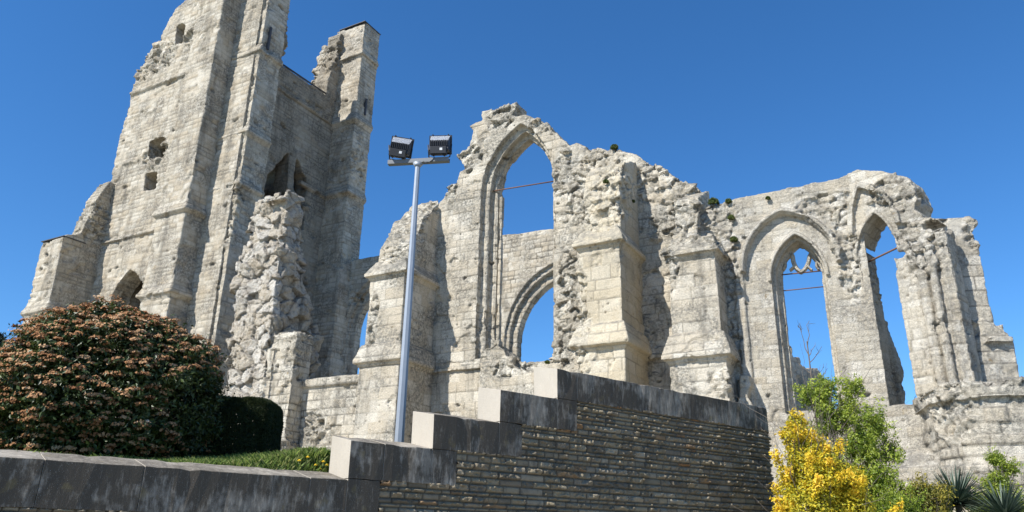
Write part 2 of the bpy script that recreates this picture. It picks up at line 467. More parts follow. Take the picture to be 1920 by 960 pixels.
# ------------------------------------------------------------------ nave wall with the tall window
nave = thing('nave_wall', 'broken pale stone wall with a tall pointed window and three stepped buttresses', 'wall', F0, (0, cW, CHURCH_Z))
NB = (0, cW, CHURCH_Z)
S = Solid()
outl = YP(F0, cW, [(790, 900), (792, 445), (815, 388), (832, 372), (836, 350), (858, 336), (868, 312), (856, 292), (880, 272), (887, 245), (880, 236), (905, 226), (903, 208), (930, 205), (946, 198), (968, 190), (967, 203), (961, 217), (985, 214), (1010, 223), (1032, 240), (1050, 258), (1066, 273), (1080, 267), (1090, 271), (1110, 277), (1150, 280), (1180, 286), (1210, 300), (1240, 311), (1270, 330), (1290, 345), (1312, 356), (1323, 366), (1326, 385), (1332, 420), (1338, 470), (1350, 560), (1375, 700), (1395, 900)])
zs = lambda px, py, y=cW: F0.on_y(px, py, y)[1]
xs_ = lambda px, py, y=cW: F0.on_y(px, py, y)[0]
def layer(y0, y1, l, r, ap, spring, bot):
    a = F0.on_y(*ap, y0)
    xl, xr = xs_(l, spring, y0), xs_(r, spring, y0)
    zb = zs(960, bot, y0); zsp = zs((l+r)/2, spring, y0)
    return arch(xl, xr, zb, zsp, a[1], 12, a[0]-(xl+xr)/2)
jag = rag(outl, .06, .25, 3, keep=(0, len(outl)-2))
lay = [(cW, cW+.36, 902, 1037, (976, 231), 350, 684), (cW+.28, cW+.66, 919, 1037, (985, 246), 352, 683), (cW+.58, cW+1.05, 935, 1037, (993, 260), 352, 682)]
for (y0, y1, l, r, ap, sp, bt) in lay:
    S.py(jag, y0, y1, [layer(y0, y1, l, r, ap, sp, bt)])
# jamb mouldings: slender rolls standing in the splay
for (px, py0, py1, y, rad) in ((911, 342, 660, cW+.30, .07), (927, 342, 655, cW+.60, .07)):
    x = xs_(px, 500, y)
    S.pz([(x+rad*math.cos(t), y+rad*math.sin(t)) for t in np.linspace(0, 2*math.pi, 9)[:-1]], zs(px, py1, y), zs(px, py0, y))
# rubble heap left in the window sill and wall core right of the window
S.py(rag(YP(F0, cW-.35, [(893, 800), (900, 668), (912, 652), (930, 640), (944, 655), (962, 684), (1000, 697), (1040, 700), (1046, 800)]), .08, .25, 5), cW-.35, cW+.9)
rb = []
def rub_at(px, py, rx, rz, y=cW, ry=1.2):
    x, z = F0.on_y(px, py, y); rb.append(((x, y, z), (rx, ry, rz)))
for a in ((940, 215, .9, .7), (880, 290, .75, .9), (1015, 235, .8, .45), (1060, 330, .6, 1.4), (1100, 350, 1.1, 1.9), (1120, 310, 1.3, .9), (1220, 340, 1.3, 1.1), (1280, 380, 1.0, 1.0), (1065, 560, .5, 2.6), (1300, 370, .7, .9), (960, 690, 1.3, .5), (845, 355, .35, .7), (1050, 660, .5, .6), (1240, 430, .6, .6), (1380, 720, .5, .7)):
    rub_at(*a)
build('wall', S, .037, NAVE, nave, NB, dict(seed=3, course=.36, width=.62, eros=.60, edepth=.07, pits=.07, jvis=.75, jw=.017, jdepth=.018, rubs=rb, rscale=1.9, ramp=.11, rbig=.12, fine=.032, block=.014))

def buttress(xl, xr, seed, tiers, top, rubs, extra=None, mat=NAVE, par=None, txr=None):
    """tiers: (z0, z1, grow); top: list of (y, z) profile of the broken head"""
    S = Solid()
    for k, (z0, z1, gfac) in enumerate(tiers):
        S.box(xl-gfac, xr+gfac, cF-gfac, cW+.3, z0, z1)
        if k < len(tiers)-1 or top is None: S.ledge(xl-gfac, xr+gfac, cF-gfac, cW+.25, z1, e=.21, drop=.22, rise=.72, back=0)
        else: S.ledge(xl-gfac, xr+gfac, cF-gfac, cW+.25, z1, e=.20, drop=.22, rise=.62, back=.12)
    S.px(top, xl+.12, txr or xr-.04)
    if extra: extra(S)
    return build('buttress', S, .04, mat, par or nave, NB, dict(seed=seed, course=.42, width=.8, eros=.64, edepth=.05, pits=.07, jvis=.75, jw=.017, jdepth=.018, rubs=rubs, rscale=1.9, ramp=.11, rbig=.14, fine=.035, block=.008))
# middle buttress
xl = xs_(1086, 560, cF)
zd1, zd2 = zs(1165, 447, cF), zs(1168, 640, cF)
y2 = lambda px, py, x: F0.on_x(px, py, x)
top = [(cW+.2, zd1), (cF+.25, zd1), (cF+.30, zd1+.35), (cF+.32, zs(1163, 345, cF+.3)), (cF+.55, zs(1160, 318, cF+.55)), (cF+1.0, zs(1168, 304, cF+1.)), (cW+.3, zs(1200, 302, cW+.2))]
mid = lambda px, py, y=cF: (xs_(px, py, y), y, zs(px, py, y))
buttress(xl, xB2, 12, [(GZ, zd2, .10), (zd2, zd1, 0)], rag(top, .05, .25, 8), [(mid(1120, 380), (1.0, 2.6, 1.25)), (mid(1150, 320), (1.0, 2.6, .8)), (mid(1088, 560), (.3, .9, 1.6)), (mid(1095, 610), (.35, .6, .5)), (mid(1085, 680), (.5, .9, .7))], mat=NEWA)
# right buttress
xr3 = xs_(1341, 480, cF); xl3 = xs_(1252, 480, cF); ze1, ze2 = zs(1335, 466, cF), zs(1360, 662, cF)
top = [(cW+.2, ze1), (cF+.15, ze1), (cF+.2, ze1+.5), (cF+.55, ze1+1.0), (cF+.75, zs(1322, 372, cF+.7)), (cF+1.3, zs(1318, 362, cF+1.2)), (cW+.3, zs(1312, 358, cW+.2))]
buttress(xl3, xr3, 15, [(GZ, ze2, .12), (ze2, ze1, 0)], rag(top, .06, .25, 9), [(mid(1290, 400), (1.1, 2.6, 1.3)), (mid(1240, 480), (.6, 1.2, 1.6)), (mid(1350, 715), (.45, .6, .55)), (mid(1335, 440), (.6, 3, .6))], txr=xs_(1330, 400, cW))
# left buttress, its head sloping up to the wall
xr1 = xs_(755, 570, cF); xl1 = xs_(690, 570, cF); zf1, zf2 = zs(757, 506, cF), zs(745, 672, cF)
top = [(cW+.2, zf1), (cF+.12, zf1), (cF+.2, zf1+.35), (cF+.3, zs(757, 462, cF))]+[F0.on_x(px, py, xr1) for px, py in ((772, 455), (788, 430), (800, 402), (815, 388), (828, 372))]
top[-1] = (cW+.25, top[-1][1])
buttress(xl1, xr1, 18, [(GZ, zf2, .10), (zf2, zf1, 0)], rag(top, .1, .25, 10), [(mid(735, 470), (.9, 1.8, .55)), (mid(700, 600), (.25, .6, 1.3))]+[((xr1-.6, q[0], q[1]), (1.1, .5, .45)) for q in top[3:]])
# drip course along the wall between the buttresses
for (pa, pb, zz) in ((757, 905, zf2), (1205, 1262, zd2)):
    S = Solid(); a, b = xs_(pa, 690), xs_(pb, 690)
    S.box(a, b, cW-.16, cW+.1, zz-.2, zz); S.py([(a, zz-.02), (b, zz-.02), (b, zz+.25), (a, zz+.25)], cW-.06, cW+.1)
    build('string_course', S, .035, NAVE, nave, NB, dict(seed=21, eros=.6, edepth=.05, pits=0, fine=.04, joint=0, width=.9))
# mullion stump in the window
y = cW+.72; S = Solid(); x = xs_(938, 500, y)
S.box(x-.075, x+.075, y-.10, y+.10, zs(936, 656, y), zs(938, 371, y)); S.box(x-.13, x+.13, y-.16, y+.16, zs(936, 662, y), zs(936, 640, y))
build('mullion', S, .03, NAVE, nave, NB, dict(seed=25, course=.5, width=2, eros=.55, edepth=.04, pits=.1, fine=.02))

IRON, n_, l_, b_ = nodes('rusty_iron')
tc_ = N(n_, 'ShaderNodeTexCoord'); l_.new(mixc(n_, l_, noise(n_, l_, tc_.outputs['Object'], 20, 4), (.10, .045, .025), (.20, .11, .07)), b_.inputs['Base Color']); b_.inputs['Roughness'].default_value = .85
def tube(bm, a, b, r0, r1=None, n=10, cap=True):
    a, b = Vector(a), Vector(b); d = (b-a)
    q = d.to_track_quat('Z', 'Y').to_matrix(); r1 = r0 if r1 is None else r1
    A = [bm.verts.new(a+q@Vector((r0*math.cos(2*math.pi*i/n), r0*math.sin(2*math.pi*i/n), 0))) for i in range(n)]
    B = [bm.verts.new(b+q@Vector((r1*math.cos(2*math.pi*i/n), r1*math.sin(2*math.pi*i/n), 0))) for i in range(n)]
    for i in range(n):
        f = bm.faces.new((A[i], A[(i+1) % n], B[(i+1) % n], B[i])); f.smooth = True
    if cap: bm.faces.new(A[::-1]); bm.faces.new(B)
def bmobj(name, bm, mat, parent=None, off=None):
    if off is not None: bmesh.ops.translate(bm, verts=bm.verts, vec=-Vector(off))
    me = bpy.data.meshes.new(name); bm.to_mesh(me); bm.free(); return link(name, me, mat, parent)
def rod(fr, y, a, b, par, base, r=.022, name='tie_rod'):
    bm = bmesh.new(); A = fr.on_y(*a, y); B = fr.on_y(*b, y)
    tube(bm, (A[0], y, A[1]), (B[0], y, B[1]), r); return bmobj(name, bm, IRON, par, base)
rod(F0, cW+.5, (925, 358), (1044, 339), nave, NB, .028)

# ------------------------------------------------------------------ rubble pier and low wall
xp1 = xs_(507, 600, cF); xp0 = xs_(440, 600, cF); yb = y2(590, 600, xp1)[0]
pier = thing('rubble_pier', 'ragged stump of rubble core standing in front of the tower', 'pier', F0, (xp1, cF, CHURCH_Z)); PB = (xp1, cF, CHURCH_Z)
S = Solid()
fr_ = YP(F0, cF+.2, [(402, 900), (418, 735), (421, 700), (428, 660), (430, 625), (440, 585), (446, 555), (440, 535), (447, 497), (458, 480), (457, 462), (470, 445), (470, 415), (477, 395), (490, 376), (505, 369), (525, 366), (530, 372)])
hi = xp1-.12
fpoly = [p for p in fr_ if p[0] < hi]; zt = fr_[-3][1]
S.py(rag(fpoly, .08, .3, 31)+[(hi, zt), (hi, GZ-.6)], cF+.15, cF+1.2)
sd_ = [F0.on_x(px, py, xp1-.1) for px, py in ((592, 900), (588, 700), (598, 660), (590, 600), (580, 560), (574, 520), (570, 480), (569, 400), (566, 385), (548, 373), (530, 370))]
sd_ = rag(sd_, .08, .3, 32)
S.px(sd_+[(cF+.3, sd_[-1][1]), (cF+.3, GZ-.6)], xp1-1.1, xp1-.1)
build('rubble_core', S, .038, RUBB, pier, PB, dict(seed=33, rub=1, rscale=1.35, rflat=1.15, ramp=.15, rbig=.55, fine=.05))
S = Solid()
xq0, yq = xp1-.15, cF+.35
a = F0.on_y(548, 700, yq)[0]
ys = max(yq+.5, F0.on_x(581, 700, a)[0])
S.box(xq0-.2, a, yq, ys, GZ-.6, F0.on_y(530, 624, yq)[1])
S.box(xq0-.4, xq0+.35, yq-.1, ys, GZ-.6, F0.on_y(500, 655, yq)[1])
S.box(xq0-.5, a+.10, yq-.14, ys+.08, GZ-.6, F0.on_y(530, 826, yq)[1])
build('dressed_stub', S, .045, NAVE, pier, PB, dict(seed=36, course=.36, width=.6, eros=.47, edepth=.1, pits=.1, block=.02, ramp=.09, rbig=.15, rubs=[((xq0+.2, yq+.4, F0.on_y(530, 628, yq)[1]), (1.6, 1.6, .45)), ((xq0-.3, yq, F0.on_y(500, 720, yq)[1]), (.4, .5, 1.5))]))
yl = cF+1.15
lw = thing('low_wall', 'low pale stone wall joining the rubble stump to the first buttress', 'wall', F0, (xl1, yl, CHURCH_Z)); LB = (xl1, yl, CHURCH_Z)
S = Solid(); pts = YP(F0, yl, [(556, 900), (562, 716), (600, 709), (640, 705), (692, 703), (700, 900)])
S.py(rag(pts, .04, .3, 37, keep=(0, 4)), yl, yl+.9)
pts = YP(F0, yl-.12, [(562, 728), (562, 714), (600, 707), (640, 703), (692, 701), (692, 714)]); S.py(pts, yl-.12, yl+.95)
build('wall', S, .045, NAVE, lw, LB, dict(seed=38, course=.34, width=.6, eros=.58, edepth=.09, pits=.1, block=.02, rubs=[((xs_(590, 790, yl), yl, zs(590, 800, yl)), (.6, .5, .7))]))

# ------------------------------------------------------------------ bell tower
Cc = F0.loc(at(462, 260, 40.0)); xC, yC = Cc[0], Cc[1]
y_t2b = F0.on_x(508, 260, xC)[0]
y_t3 = F0.on_x(662, 260, xC)[0]
xRw = F0.on_y(622, 260, y_t3)[0]
y_t3b = F0.on_x(695, 260, xC)[0]
x_t1 = F0.on_y(412, 260, yC)[0]; y_t1 = F0.on_x(372, 260, x_t1)[0]
x_t1l = F0.on_y(322, 260, y_t1)[0]
yM = yC-.15
x_t0 = F0.on_y(186, 480, yM)[0]; y_t0 = F0.on_x(112, 480, x_t0)[0]
x_t0l = F0.on_y(73, 480, y_t0)[0]
TB = (xC, yC, CHURCH_Z); TG = GZ-.5
print('TOWER', dict(xC=xC, yC=yC, t2=y_t2b-yC, t3=y_t3-yC, t3b=y_t3b-yC, xR=xC-xRw, t1=(x_t1-xC, y_t1-yC, x_t1l-x_t1), t0=(x_t0-xC, y_t0-yM, x_t0l-x_t0), cW=cW, cF=cF, BAND=BAND, HZ=HZ))
tower = thing('bell_tower', 'tall ruined bell tower with stepped corner buttresses and a gaping belfry opening', 'tower', F0, TB)
ztop = F0.on_y(470, -90, yC)[1]
TV = .075
TP = dict(course=.30, width=.6, eros=.62, edepth=.08, jvis=.65, pits=.14, pscale=1.5, pdepth=.14, block=.016, fine=.03, jw=.035, jdepth=.035, rscale=1.8, ramp=.16)
# west face
S = Solid()
zbase = TG
sil = YP(F0, yM, [(120, 640), (150, 480), (180, 365), (207, 340), (213, 312), (217, 290), (222, 266), (230, 240), (236, 214), (243, 188), (248, 165), (258, 130), (270, 110), (285, 90), (298, 78), (305, 58), (318, 34), (330, 14), (345, 2), (372, -10), (420, -40), (470, -60), (520, -60)])
xr_ = xC-.3
pts = [(sil[0][0], zbase)]+rag(sil, .12, .35, 41)[1:]
pts = [p for p in pts if p[0] < xr_-.1]+[(xr_, sil[-1][1]), (xr_, zbase)]
holes = [YP(F0, yM, h) for h in ([(328, 82), (331, 50), (340, 43), (347, 46), (342, 80)], [(277, 292), (280, 268), (290, 258), (309, 257), (303, 275), (307, 290), (296, 300), (285, 303)], [(269, 358), (272, 325), (294, 322), (291, 354)])]
aL, aR = F0.on_y(211, 540, yM)[0], F0.on_y(269, 540, yM)[0]; aa = F0.on_y(243, 506, yM)
holes.append(arch(aL, aR, F0.on_y(240, 592, yM)[1], F0.on_y(240, 570, yM)[1], aa[1], 8, aa[0]-(aL+aR)/2))
S.py(pts, yM, yM+1.3, holes)
for (q0, q1) in (((190, 457), (286, 437)), ((246, 178), (352, 146))):
    A_, B_ = F0.on_y(*q0, yM), F0.on_y(*q1, yM)
    S.box(A_[0], B_[0]+.3, yM-.16, yM+.2, A_[1]-.12, A_[1]+.12)
A_ = F0.on_y(230, 308, yM); B_ = F0.on_y(263, 300, yM); S.box(A_[0], B_[0], yM-.14, yM+.2, A_[1]-.12, A_[1]+.12)
trb = [((*F0.on_y(px, py, yM)[:1], yM, F0.on_y(px, py, yM)[1]), r_) for px, py, r_ in ((295, 105, (2.2, 1, 1.4)), (262, 140, (1.2, 1, .8)), (360, 65, (.8, 1, .9)), (292, 285, (1.2, 1.2, 1.3)))]
build('wall', S, TV, TOWR, tower, TB, dict(TP, seed=42, rubs=trb))
# south face with the belfry opening
S = Solid()
up_ = XP(F0, xRw, [(505, -75), (530, -60), (533, 8), (541, 24), (535, 40), (541, 52), (538, 72), (539, 88), (531, 102), (527, 116), (531, 123), (610, 176), (614, 158), (619, 138), (627, 118), (631, 98), (640, 62)])
up_ = rag(up_, .10, .35, 44, keep=(10,))
pts = [(yC+.3, zbase), (yC+.3, up_[0][1])]+up_+[(y_t3b-.4, up_[-1][1]), (y_t3b-.4, zbase)]
holes = [XP(F0, xRw, [(494, 430), (497, 350), (503, 326), (514, 318), (519, 308), (528, 302), (533, 293), (543, 284), (540, 330), (534, 430)]), XP(F0, xRw, [(546, 430), (553, 318), (557, 296), (563, 305), (567, 322), (574, 330), (578, 350), (571, 372), (570, 430)])]
S.px(pts, xRw-1.25, xRw, holes)
for q0, q1 in (((516, 160), (634, 232)), ((562, 342), (634, 368))):
    A_, B_ = F0.on_x(*q0, xRw), F0.on_x(*q1, xRw)
    S.box(xRw-.2, xRw+.16, A_[0], B_[0]+.3, A_[1]-.14, A_[1]+.14)
srb = [((xRw, F0.on_x(px, py, xRw)[0], F0.on_x(px, py, xRw)[1]), r_) for px, py, r_ in ((535, 60, (1, 1.2, 2.2)), (600, 210, (.4, 1.6, .4)), (555, 380, (.6, 1.2, 1.0)), (628, 100, (1.6, .9, 1.8)))]
build('belfry_wall', S, TV, GRIM_SHADE, tower, TB, dict(TP, seed=45, rubs=srb, pits=.34))
# north wall stump and inner back walls
S = Solid()
yN = y_t3b-1.5
np_ = YP(F0, yN, [(583, 200), (584, 155), (590, 122), (598, 97), (606, 86), (614, 88), (622, 72), (632, 60), (641, 54), (660, 52)])
np_ = rag(np_, .16, .4, 47); x1_ = xRw-.2
np_ = [p for p in np_ if p[0] < x1_]
S.py([(np_[0][0], zbase)]+np_+[(x1_, np_[-1][1]), (x1_, zbase)], yN, yN+1.3)
zlow = F0.on_x(560, 190, xRw)[1]
xl_ = F0.on_y(190, 480, yM)[0]
S.box(xl_+.6, np_[0][0]+.3, yN, yN+1.3, zbase, zlow-.4)
S.box(xl_+.6, xl_+1.8, yM+.4, yN+1.2, zbase, zlow-3)
build('north_wall', S, TV, TOWR, tower, TB, dict(TP, seed=48, rubf=lambda co: .9*(co[:, 2] > zlow-1.5)))
S = Solid()
zfl = F0.on_x(560, 240, xRw)[1]
for zz in (zfl, F0.on_x(540, 440, xRw)[1]-3.5, F0.on_y(240, 480, yM)[1]):
    S = Solid(); S.box(xl_+.8, xRw-.5, yM+.6, yN+.5, zz, zz+.35)
    build('light_block_slab', S, .12, TOWR, tower, TB, dict(TP, seed=49))  # unseen slabs added to block light, so the tower openings stay dark
# buttresses
def tbut(name, x0, x1, y0, y1, zt, ledges, seed, rubs=(), fl=0., extra=None, back=0.):
    S = Solid(); S.box(x0, x1, y0, y1, zbase, zt)
    for zz in ledges: S.ledge(x0, x1, y0, y1, zz, e=.20, drop=.24, rise=.55)
    if extra: extra(S)
    return build(name, S, TV, TOWR, tower, TB, dict(TP, seed=seed, rubs=rubs, **({'pits': .08} if seed == 51 else {})))
zfy = lambda px, py, y: F0.on_y(px, py, y)[1]
tbut('buttress', x_t1l, x_t1, y_t1, yM+.5, ztop+1, [zfy(345, 390, y_t1), zfy(318, 545, y_t1)], 51)
zz = F0.on_x(412, 252, x_t1)[1]
def ex2(S):
    S.box(xRw-.8, xC, yC+.1, y_t2b, zbase, ztop)
rc = lambda px, py: (F0.on_y(px, py, yC)[0], yC, zfy(px, py, yC))
tbut('buttress', x_t1-.5, xC, yC, y_t2b, ztop, [zfy(480, 97, yC), zfy(463, 247, yC), zfy(445, 345, yC)], 52, [(rc(425, 380), (1.3, .5, 1.6)), (rc(415, 440), (1.1, .5, 1.0))])
z3 = F0.on_y(685, 40, y_t3)[1]
def slits(S): pass
tbut('buttress', xRw-.4, xC, y_t3, y_t3b, z3, [zfy(684, 98, y_t3), zfy(665, 222, y_t3), zfy(655, 358, y_t3)], 53, [((xC, y_t3+.8, zfy(660, 300, y_t3)), (.4, .9, 1.4))])
zt0 = zfy(112, 446, y_t0)
t0top = [F0.on_x(px, py, x_t0) for px, py in ((118, 445), (140, 440), (152, 436), (158, 422), (170, 402), (178, 385), (186, 366), (196, 352), (206, 340))]
def ex0(S):
    t = rag(t0top, .14, .35, 55)
    S.px([(y_t0+.3, zbase)]+t+[(yM+.4, t[-1][1]), (yM+.4, zbase)], x_t0-1.1, x_t0)
tbut('buttress', x_t0l, x_t0, y_t0, yM+.4, zt0, [zfy(98, 578, y_t0)], 54, [((x_t0-.4, y_t0+1.9, zt0+1.5), (.9, 1.1, 1.6))], extra=ex0)
# lead cappings and dark blocks for the slit windows
DARK, n_, l_, b_ = nodes('dark_slate_and_slit_shade'); b_.inputs['Base Color'].default_value = (.06, .06, .065, 1); b_.inputs['Roughness'].default_value = .7
def capping(S_pts, x0, x1, kind='x'):
    pass
bm = bmesh.new()
A_, B_ = F0.on_x(531, 122, xRw), F0.on_x(611, 176, xRw)
tube(bm, (xRw, A_[0], A_[1]+.02), (xRw, B_[0], B_[1]+.02), .06, n=6)
bmobj('capping', bm, DARK, tower, TB)
bm = bmesh.new(); bmesh.ops.create_cube(bm, size=1, matrix=Matrix.Translation(((xRw+xC)/2-.2, (y_t3+y_t3b)/2, z3+.04))@Matrix.Diagonal((xC-xRw+.45, y_t3b-y_t3+.08, .05, 1)))
bmobj('capping', bm, DARK, tower, TB)
bm = bmesh.new(); bmesh.ops.create_cube(bm, size=1, matrix=Matrix.Translation(((x_t0+x_t0l)/2, y_t0+.65, zt0+.04))@Matrix.Diagonal((x_t0-x_t0l+.06, 1.45, .05, 1)))
bmobj('capping', bm, DARK, tower, TB)
for q0, q1 in (((507, 52), (503, 95)), ((686, 186), (683, 216))):
    A_, B_ = F0.on_x(*q0, xC), F0.on_x(*q1, xC)
    bm = bmesh.new(); bmesh.ops.create_cube(bm, size=1, matrix=Matrix.Translation((xC, A_[0], (A_[1]+B_[1])/2))@Matrix.Diagonal((.24, .12, A_[1]-B_[1], 1)))
    bmobj('slit_window_shade', bm, DARK, tower, TB)  # solid dark block paints in the shade inside the slit

# ------------------------------------------------------------------ north nave wall
yNv = F0.on_x(657, 520, xC)[0]
nw = thing('north_nave_wall', 'far nave wall with moulded pointed arches seen through the tall window', 'wall', F0, (xC, yNv, CHURCH_Z)); NWB = (xC, yNv, CHURCH_Z)
zz = lambda px, py, y=yNv: F0.on_y(px, py, y)[1]
xx = lambda px, py, y=yNv: F0.on_y(px, py, y)[0]
S = Solid()
x_e = xx(1230, 600)
top = [(xRw-.5, zz(685, 483)), (xx(720, 477), zz(720, 477)), (xx(800, 462), zz(800, 462)), (xx(943, 440), zz(943, 440)), (xx(1042, 428), zz(1042, 428)), (x_e, zz(1150, 418))]
out_ = [(xRw-.5, GZ-1)]+rag(top, .05, .4, 60)+[(x_e, GZ-1)]
def nhole(y0, l, r, ap, sp):
    a = F0.on_y(*ap, y0); XL, XR = xx(l, sp, y0), xx(r, sp, y0)
    return arch(XL, XR, GZ-.5, zz((l+r)/2, sp, y0), a[1], 12, a[0]-(XL+XR)/2)
dN = [(yNv, yNv+.22, 648, 812, (733, 520), 602, 946, 1190, (1063, 484), 622), (yNv+.18, yNv+.5, 655, 806, (733, 530), 606, 955, 1184, (1063, 497), 628), (yNv+.44, yNv+1., 668, 800, (734, 545), 612, 970, 1176, (1064, 516), 634)]
for (y0, y1, l1, r1, a1, s1, l2, r2, a2, s2) in dN:
    S.py(out_, y0, y1, [nhole(y0, l1, r1, a1, s1), nhole(y0, l2, r2, a2, s2)])
build('wall', S, .055, TOWR, nw, NWB, dict(seed=61, course=.28, width=.45, eros=.66, edepth=.05, pits=.12, fine=.04, block=.015, rubs=[((xx(665, 560), yNv, zz(665, 560)), (.6, .6, .4))]))

# ------------------------------------------------------------------ apse
FA = Frame(-25, at(1400, 560, 25.1)[:2])
apse = thing('apse_wall', 'grey polygonal apse wall with a traceried window and a tall open window', 'wall', FA, (0, 0, CHURCH_Z-.8)); AB = (0, 0, CHURCH_Z-.8)
xa1 = FA.on_y(1598, 400, 0)[0]
ya = lambda px, py, y=0: FA.on_y(px, py, y)
AG = 2.5
S = Solid()
top = YP(FA, 0, [(1275, 398), (1320, 389), (1332, 384), (1380, 372), (1450, 358), (1520, 343), (1570, 335), (1597, 322)])
out_ = [(top[0][0], AG)]+rag(top[:-1], .05, .3, 70)+[(xa1+.25, top[-1][1]), (xa1+.25, AG)]
def ahole(fr, y0, l, r, ap, sp, bot):
    a = fr.on_y(*ap, y0); XL, XR = fr.on_y(l, sp, y0)[0], fr.on_y(r, sp, y0)[0]
    return arch(XL, XR, fr.on_y((l+r)/2, bot, y0)[1], fr.on_y((l+r)/2, sp, y0)[1], a[1], 12, a[0]-(XL+XR)/2)
for (y0, y1, l, r, ap, bt) in ((0, .22, 1446, 1551, (1490, 440), 775), (.18, .5, 1455, 1546, (1495, 450), 773), (.46, .95, 1465, 1541, (1498, 457), 770)):
    S.py(out_, y0, y1, [ahole(FA, y0, l, r, ap, 520, bt)])
def ring(S, fr, y, l, r, ap, sp, th, e):
    a = fr.on_y(*ap, y); XL, XR = fr.on_y(l, sp, y)[0], fr.on_y(r, sp, y)[0]; Z = fr.on_y((l+r)/2, sp, y)[1]
    o = arch(XL, XR, Z-.05, Z, a[1], 14, a[0]-(XL+XR)/2)
    i = arch(XL+th, XR-th, Z-.05, Z, a[1]-th*1.2, 14, a[0]-(XL+XR)/2)
    S.py(o+i[::-1], y-e, y+.1)
ring(S, FA, 0, 1386, 1583, (1463, 391), 500, .22, .17); ring(S, FA, 0, 1389, 1580, (1463, 394), 500, .12, .28); ring(S, FA, 0, 1441, 1556, (1490, 434), 520, .10, .10)
for px in (1384, 1394): 
    x = ya(px, 560)[0]; S.pz([(x+.09*math.cos(t), -.04+.10*math.sin(t)) for t in np.linspace(0, 2*math.pi, 9)[:-1]], AG, ya(px, 496)[1])
ar = []
for px, py, rx, rz in ((1350, 480, .75, 2.3), (1355, 640, .6, 2.0), (1580, 430, .5, 1.6), (1595, 520, .35, 1.0), (1540, 385, .9, .5), (1350, 400, .8, .7)):
    x, z = ya(px, py); ar.append(((x, 0, z), (rx, .8, rz)))
S.py(rag(YP(FA, -.5, [(1362, 880), (1375, 790), (1385, 745), (1388, 700), (1403, 702), (1408, 722), (1402, 745), (1412, 760), (1420, 880)]), .04, .2, 71), -.5, .3)
build('traceried_bay', S, .036, APSE, apse, AB, dict(seed=72, course=.26, width=.48, eros=.66, edepth=.05, pits=.12, rubs=ar, rscale=2.6, ramp=.085, rbig=.06, cav=.06, fine=.024, block=.008, jdepth=.010, jvis=.5, jw=.016))
# tracery: two cusped bars meeting in a point
yt = .62
bm = bmesh.new()
def trc(pts, r):
    q = [FA.on_y(px, py, yt) for px, py in pts]
    cv = []
    for i in range(len(q)-1):
        p0, p1, p2, p3 = q[max(i-1, 0)], q[i], q[i+1], q[min(i+2, len(q)-1)]
        for k in range(5):
            t = k/5
            cv.append(tuple(.5*((2*p1[j])+(-p0[j]+p2[j])*t+(2*p0[j]-5*p1[j]+4*p2[j]-p3[j])*t*t+(-p0[j]+3*p1[j]-3*p2[j]+p3[j])*t**3) for j in (0, 1)))
    cv.append(q[-1])
    for a, b in zip(cv[:-1], cv[1:]):
        d = np.array(b)-np.array(a); L = np.hypot(*d); d = d/max(L, 1e-6)*.012
        n_2 = np.array((-d[1], d[0]))/.012
        # moulded bar: a chamfered hexagonal section
        sec = [(-r, .0), (-r*.45, -.14), (r*.45, -.14), (r, 0), (r*.45, .14), (-r*.45, .14)]
        ring_ = []
        for e, s_ in ((a, -1), (b, 1)):
            ring_.append([bm.verts.new((e[0]+n_2[0]*u+d[0]*s_, yt+v, e[1]+n_2[1]*u+d[1]*s_)) for u, v in sec])
        for i in range(6): bm.faces.new((ring_[0][i], ring_[0][(i+1) % 6], ring_[1][(i+1) % 6], ring_[1][i]))
        bm.faces.new(ring_[0][::-1]); bm.faces.new(ring_[1])
for s_ in (-1, 1):
    mx = lambda x: 1503.0+s_*(x-1503.0)*(1.0 if s_ > 0 else 1.0)
    A = lambda dx, y: (1502+s_*dx, y)
    trc([A(39, 506-4*s_), A(33, 494), A(24, 483), A(17, 479), A(14, 492), A(8, 504), A(0, 511)], .075)
    trc([A(17, 479), A(20, 471), A(21, 462)], .07)
    trc([A(13, 492), A(14, 501), A(20, 507)], .045)
    trc([A(30, 490), A(29, 499), A(33, 506)], .045)
bmobj('tracery', bm, APSE, apse, AB)
rod(FA, .55, (1458, 516), (1549, 507), apse, AB, .022); rod(FA, .55, (1462, 546), (1549, 537), apse, AB, .018)
# second facet
pc = FA.world((xa1, 0, 0)); FB = Frame(-49, (pc[0], pc[1]))
xb1 = FB.on_y(1757, 560, 0)[0]
pe = FB.world((xb1, 0, 0)); print('APSE end', pe, xb1)
def fbl(co_):   # FB local point expressed in the apse frame
    wv = FB.world(co_); return FA.loc((wv[0], wv[1], wv[2]))
bayB = bpy.data.objects.new('open_bay', None)
S = Solid()
top = YP(FB, 0, [(1597, 322), (1606, 317), (1640, 320), (1672, 326), (1700, 332), (1712, 352), (1720, 372), (1714, 392), (1738, 409), (1757, 409)])
out_ = [(0.02, AG-.5), (0.02, top[0][1])]+rag([p for p in top if p[0] > .05], .07, .25, 75)
out_ = out_+[(xb1, out_[-1][1]), (xb1, AG-.5)]
for (y0, y1, l, r, ap, bt) in ((0, .2, 1606, 1696, (1644, 397), 762), (.16, .5, 1613, 1697, (1650, 402), 764), (.46, 1.25, 1619, 1698, (1655, 407), 766)):
    S.py(out_, y0, y1, [ahole(FB, y0, l, r, ap, 480, bt)])
ring(S, FB, 0, 1593, 1694, (1611, 343), 430, .18, .20); ring(S, FB, 0, 1603, 1692, (1640, 393), 480, .10, .10)
for dx, rr in ((-.70, .09), (-.52, .06)):
    S.pz([(xb1-.25+dx+rr*math.cos(t), -.02+rr*math.sin(t)) for t in np.linspace(0, 2*math.pi, 9)[:-1]], AG-.5, FB.on_y(1735, 470, 0)[1])
